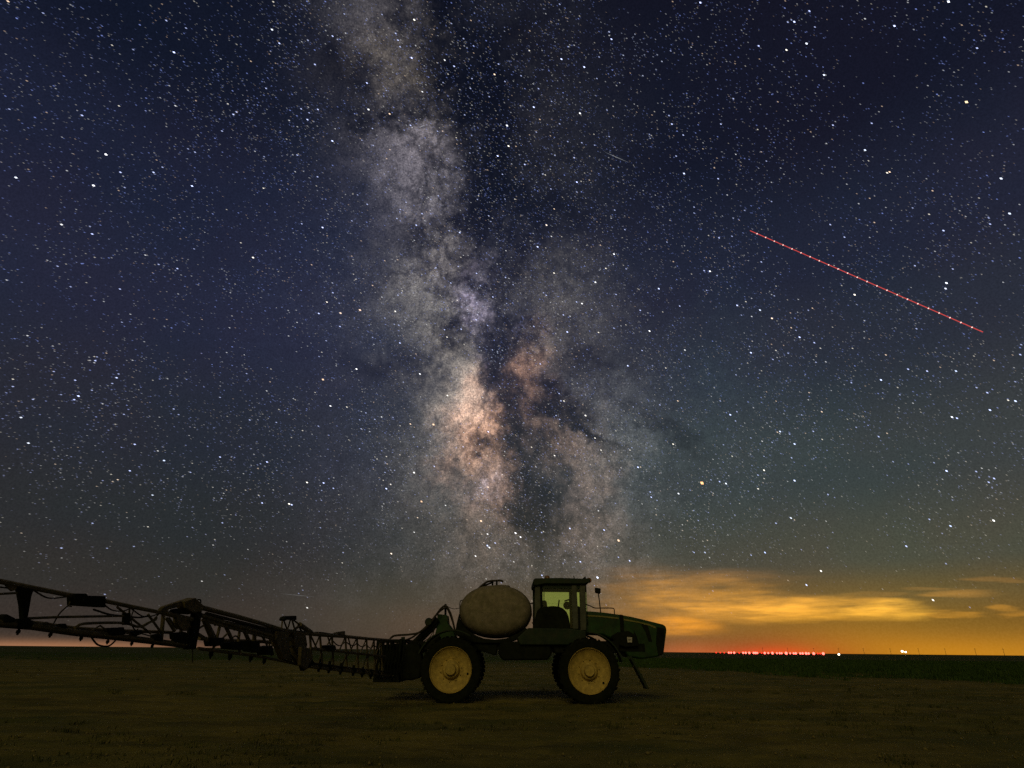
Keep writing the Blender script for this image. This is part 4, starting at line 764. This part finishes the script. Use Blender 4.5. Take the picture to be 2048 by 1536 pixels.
for i, q in enumerate(POLES):
    p = at(q, 1250 - 12 * i, 0); e = empty('utility_pole', p); tag(e, 'thin dark ' + pole_place[i], 'utility pole', 'utility poles along the right horizon')
    MB().tube([(p[0], p[1], -.5), (p[0] + .15, p[1], 10.2)], .26, 8, .17).build('pole', WOOD, e, p)
    MB().box((p[0] - 1.1, p[1] - .08, 9.2), (p[0] + 1.3, p[1] + .08, 9.4)).build('crossarm', WOOD, e, p)
    for dx in (-1.0, .15, 1.2): MB().tube([(p[0] + dx, p[1], 9.35), (p[0] + dx, p[1], 9.75)], .07, 6).build('insulator', GREY, e, p)

# ---------------------------------------------------------------- stars
def vdir(a, e):
    a = np.radians(a); e = np.radians(e); return np.stack([np.sin(a) * np.cos(e), np.cos(a) * np.cos(e), np.sin(e)], -1)
SR = 20000.0
def star_sky():
    n = 290000
    u = rng.random(n); a = rng.uniform(-180, 180, n); e = np.degrees(np.arcsin(rng.uniform(.012, 1, n)))
    d = vdir(a, e)
    A = vdir(*(-12.92,57.05)); Bv = vdir(*(1.89,13.28)); nrm = np.cross(A, Bv); nrm /= np.linalg.norm(nrm)
    b = np.degrees(np.arcsin(d @ nrm))
    dens = .42 + .30 * np.exp(-(b / 20) ** 2) + .40 * np.exp(-(b / 8) ** 2)
    dens = np.where(np.abs(a) > 80, dens * .3, dens) * np.clip(1 + 1.4 * vnoise(a, e, .16, 51) + 1.2 * vnoise(a, e, .5, 52), .12, 1.7)
    dens *= np.clip((e + 1) / 14, .04, 1)
    infront = (a > 4) & (a < 60); dens = np.where(infront & (e < 7), dens * np.clip((e - 2.0) / 8, 0, 1), dens)
    k = rng.random(n) < dens; a, e, d, b = a[k], e[k], d[k], b[k]; n = len(a)
    F = np.minimum(.40 * rng.random(n) ** (-1 / 1.45), 55)
    t = rng.random(n)
    col = np.where((t < .58)[:, None], np.array([.30, .40, 1.0]), np.where((t < .78)[:, None], np.array([.95, .97, 1.0]), np.where((t < .92)[:, None], np.array([1, .93, .78]), np.array([1, .72, .5]))))
    low = np.clip(1 - e / 22, 0, 1)[:, None]; col = col * (1 - low) + low * (col * .45 + .55 * np.array([1, .93, .80]))
    ext = np.clip((e + 2) / 12, .25, 1)
    col = np.where((F > 7)[:, None] & (t < .72)[:, None], np.array([.52, .60, 1.0]), col)
    rad = .33 * F ** .15; pk = .072 * F ** .72 * ext
    # named bright ones
    NB = [((18.44,14.32), 300, (1, .50, .20)), ((0.48,10.2), 110, (.95, .95, 1)), ((0.96,9.84), 70, (.95, .95, 1)), ((-2.0,8.85), 70, (.97, .97, 1)), ((-3.3,8.06), 50, (1, 1, 1)), ((10.26,9.46), 70, (1, .66, .42)), ((-9.68,15.58), 90, (1, 1, .95)),
          ((-8.09,20.27), 60, (1, .62, .38)), ((-16.46,24.89), 80, (1, 1, 1)), ((-18.49,21.13), 60, (1, 1, 1)), ((-19.59,23.48), 45, (1, .7, .45)), ((7.9,32.14), 60, (1, 1, 1)), ((15.04,28.94), 80, (1, 1, 1)), ((7.71,21.3), 80, (1, .95, .85)), ((8.57,19.09), 40, (1, .95, .85)),
          ((20.57,14.11), 70, (.8, .87, 1)), ((16.19,13.5), 70, (.85, .9, 1)), ((26.98,16.97), 70, (.6, .7, 1)), ((26.39,13.84), 90, (.6, .7, 1)), ((41.57,27.37), 110, (.75, .82, 1)), ((41.38,26.98), 60, (.75, .82, 1)), ((43.14,17.44), 70, (.6, .7, 1)), ((38.97,17.17), 70, (.85, .9, 1)),
          ((-42.93,36.77), 110, (.95, .96, 1)), ((-42.94,34.21), 100, (.9, .92, 1)), ((-47.98,32.44), 70, (.8, .87, 1)), ((-19.22,47.89), 70, (1, 1, 1)), ((-1.01,48.32), 110, (.85, .9, 1)), ((4.04,39.65), 70, (1, .85, .7)), ((8.12,6.2), 160, (.72, .8, 1)), ((36.75,48.74), 80, (.8, .87, 1)),
          ((37.48,46.03), 60, (.8, .87, 1)), ((38.95,39.41), 60, (.7, .8, 1)), ((47.57,33.32), 80, (.75, .83, 1)), ((47.52,39.4), 60, (1, .75, .45)), ((26.28,29.19), 60, (.7, .8, 1)), ((47.17,30.73), 70, (.7, .8, 1)), ((40.2,20.58), 50, (.6, .72, 1)), ((25.98,18.21), 60, (.65, .75, 1)),
          ((27.05,6.27), 70, (1, .97, .9)), ((25.75,5.21), 60, (.6, .7, 1)), ((22.95,7.97), 60, (.5, .62, 1)), ((25.53,10.71), 50, (.8, .87, 1)), ((36.73,9.05), 60, (.55, .66, 1)), ((-41.83,15.77), 40, (.8, .87, 1)), ((-40.84,14.03), 45, (.8, .87, 1)), ((-31.55,14.36), 60, (.6, .7, 1)), ((-31.72,11.47), 30, (.7, .8, 1)),
          ((-44.0,30.53), 50, (1, 1, 1)), ((-32.21,50.95), 60, (.8, .87, 1)), ((49.31,46.16), 110, (.8, .87, 1)), ((34.3,3.78), 60, (1, .95, .85)), ((17.93,8.18), 30, (.6, .7, 1)), ((-16.91,30.44), 50, (1, .7, .5)), ((-18.87,29.86), 40, (1, .75, .55)), ((-20.42,30.64), 50, (1, .9, .75)), ((-8.74,12.91), 40, (1, .6, .35)), ((-2.88,11.27), 50, (1, .7, .45)), ((4.4,17.51), 50, (1, .9, .8)), ((-2.22,10.08), 40, (1, 1, 1))]
    for cx_, cy_, s_, cnt in (((-2.96,13.7)[0], (-2.96,13.7)[1], .55, 40), ((0.64,15.51)[0], (0.64,15.51)[1], .45, 22), ((-1.78,26.81)[0], (-1.78,26.81)[1], .8, 50), ((-4.43,32.07)[0], (-4.43,32.07)[1], 1.1, 60), ((17.44,53.2)[0], (17.44,53.2)[1], 1.3, 40)):
        for _ in range(cnt): NB.append(((cx_ + rng.normal(0, s_), cy_ + rng.normal(0, s_)), float(min(12, .8 * rng.random() ** (-1 / 1.1))), (.66, .74, 1)))
    na = np.array([q[0][0] for q in NB]); ne = np.array([q[0][1] for q in NB]); nF = np.array([q[1] for q in NB], float)
    d = np.concatenate([d, vdir(na, ne)]); col = np.concatenate([col, np.array([q[2] for q in NB])])
    warm = np.array([q[2][2] < .6 for q in NB]); rad = np.concatenate([rad, .34 * nF ** .17 * np.where(warm, 1.35, .92)]); pk = np.concatenate([pk, np.where(warm, np.minimum(.05 * nF ** .68, 1.0), .052 * nF ** .68)]); big = nF > 250; rad[-len(nF):][big] *= 1.25; pk[-len(nF):][big] *= .95; n = len(d)
    # drawn out a little along the daily motion round the southern pole
    pole = vdir(-40.0, -38.0); tang = np.cross(d, pole); tang /= np.linalg.norm(tang, axis=1)[:, None]; side = np.cross(d, tang)
    pxr = SR / 620.0
    w = rad * pxr; l = w + .55 * pxr
    c = d * SR
    v = np.stack([c + tang * l[:, None], c + side * w[:, None], c - tang * l[:, None], c - side * w[:, None], c + d * w[:, None], c - d * w[:, None]], 1)
    # two faint satellite streaks among the stars
    for (s0, s1, pkk) in (((11.58,45.65), (14.74,44.32), .10), ((-12.62,47.39), (-11.88,47.68), .16), ((-20.35,4.31), (-17.33,4.13), .03)):
        q0, q1 = vdir(*s0), vdir(*s1); cm = (q0 + q1) / 2; tg = (q1 - q0) / 2 * SR; sd_ = np.cross(cm, tg); sd_ *= .30 * pxr / np.linalg.norm(sd_)
        v = np.concatenate([v, np.stack([cm * SR + tg, cm * SR + sd_, cm * SR - tg, cm * SR - sd_, cm * (SR + .3 * pxr), cm * (SR - .3 * pxr)])[None]])
        col = np.concatenate([col, [[.9, .95, 1]]]); pk = np.append(pk, pkk); n += 1
    f = (of[None] + (np.arange(n) * 6)[:, None, None]).reshape(-1, 3)
    m = bpy.data.materials.new('starlight'); m.use_nodes = True; t_ = m.node_tree; t_.nodes.clear()
    at_ = t_.nodes.new('ShaderNodeAttribute'); at_.attribute_name = 'star_colour'
    em = t_.nodes.new('ShaderNodeEmission'); t_.links.new(at_.outputs['Color'], em.inputs[0]); oo = t_.nodes.new('ShaderNodeOutputMaterial'); tp = t_.nodes.new('ShaderNodeBsdfTransparent'); ads = t_.nodes.new('ShaderNodeAddShader')
    t_.links.new(em.outputs[0], ads.inputs[0]); t_.links.new(tp.outputs[0], ads.inputs[1]); t_.links.new(ads.outputs[0], oo.inputs[0])
    m.cycles.emission_sampling = 'NONE'
    o = fast_mesh('stars', v.reshape(-1, 3), f, m)
    ca = o.data.attributes.new('star_colour', 'FLOAT_COLOR', 'POINT')
    cc = np.ones((n, 6, 4), np.float32); cc[:, :, :3] = (col * pk[:, None])[:, None]
    ca.data.foreach_set('color', cc.ravel())
    tag(o, 'thousands of white and blue stars over the whole night sky', 'stars', kind='stuff')
    return n
star_sky()

# ---------------------------------------------------------------- the red light line of a passing aircraft
TD = 15000.0
p1 = Vector(vdir(*(26.82,36.24))) * TD; p2 = Vector(vdir(*(42.75,22.98))) * TD
tr = MB().tube([p1 + (p2 - p1) * k / 12 for k in range(13)], TD / 620 * .34, 6).build('aircraft_light_trail', emit('red_trail', (1.0, .115, .10), .62), None, tuple(p1))
tag(tr, 'thin straight red light line crossing the right half of the sky', 'light trail')
FL = emit('strobe_white', (1.0, .62, .55), 1.5)
for k in range(23):
    c = p1 + (p2 - p1) * (.035 + .042 * k)
    rr = TD / 620 * .62
    MB().lathe([(.01, -rr), (rr * .75, -rr * .6), (rr, 0), (rr * .75, rr * .6), (.01, rr)], c, 8, 'Z').build('strobe_flash', FL, tr, tuple(p1))
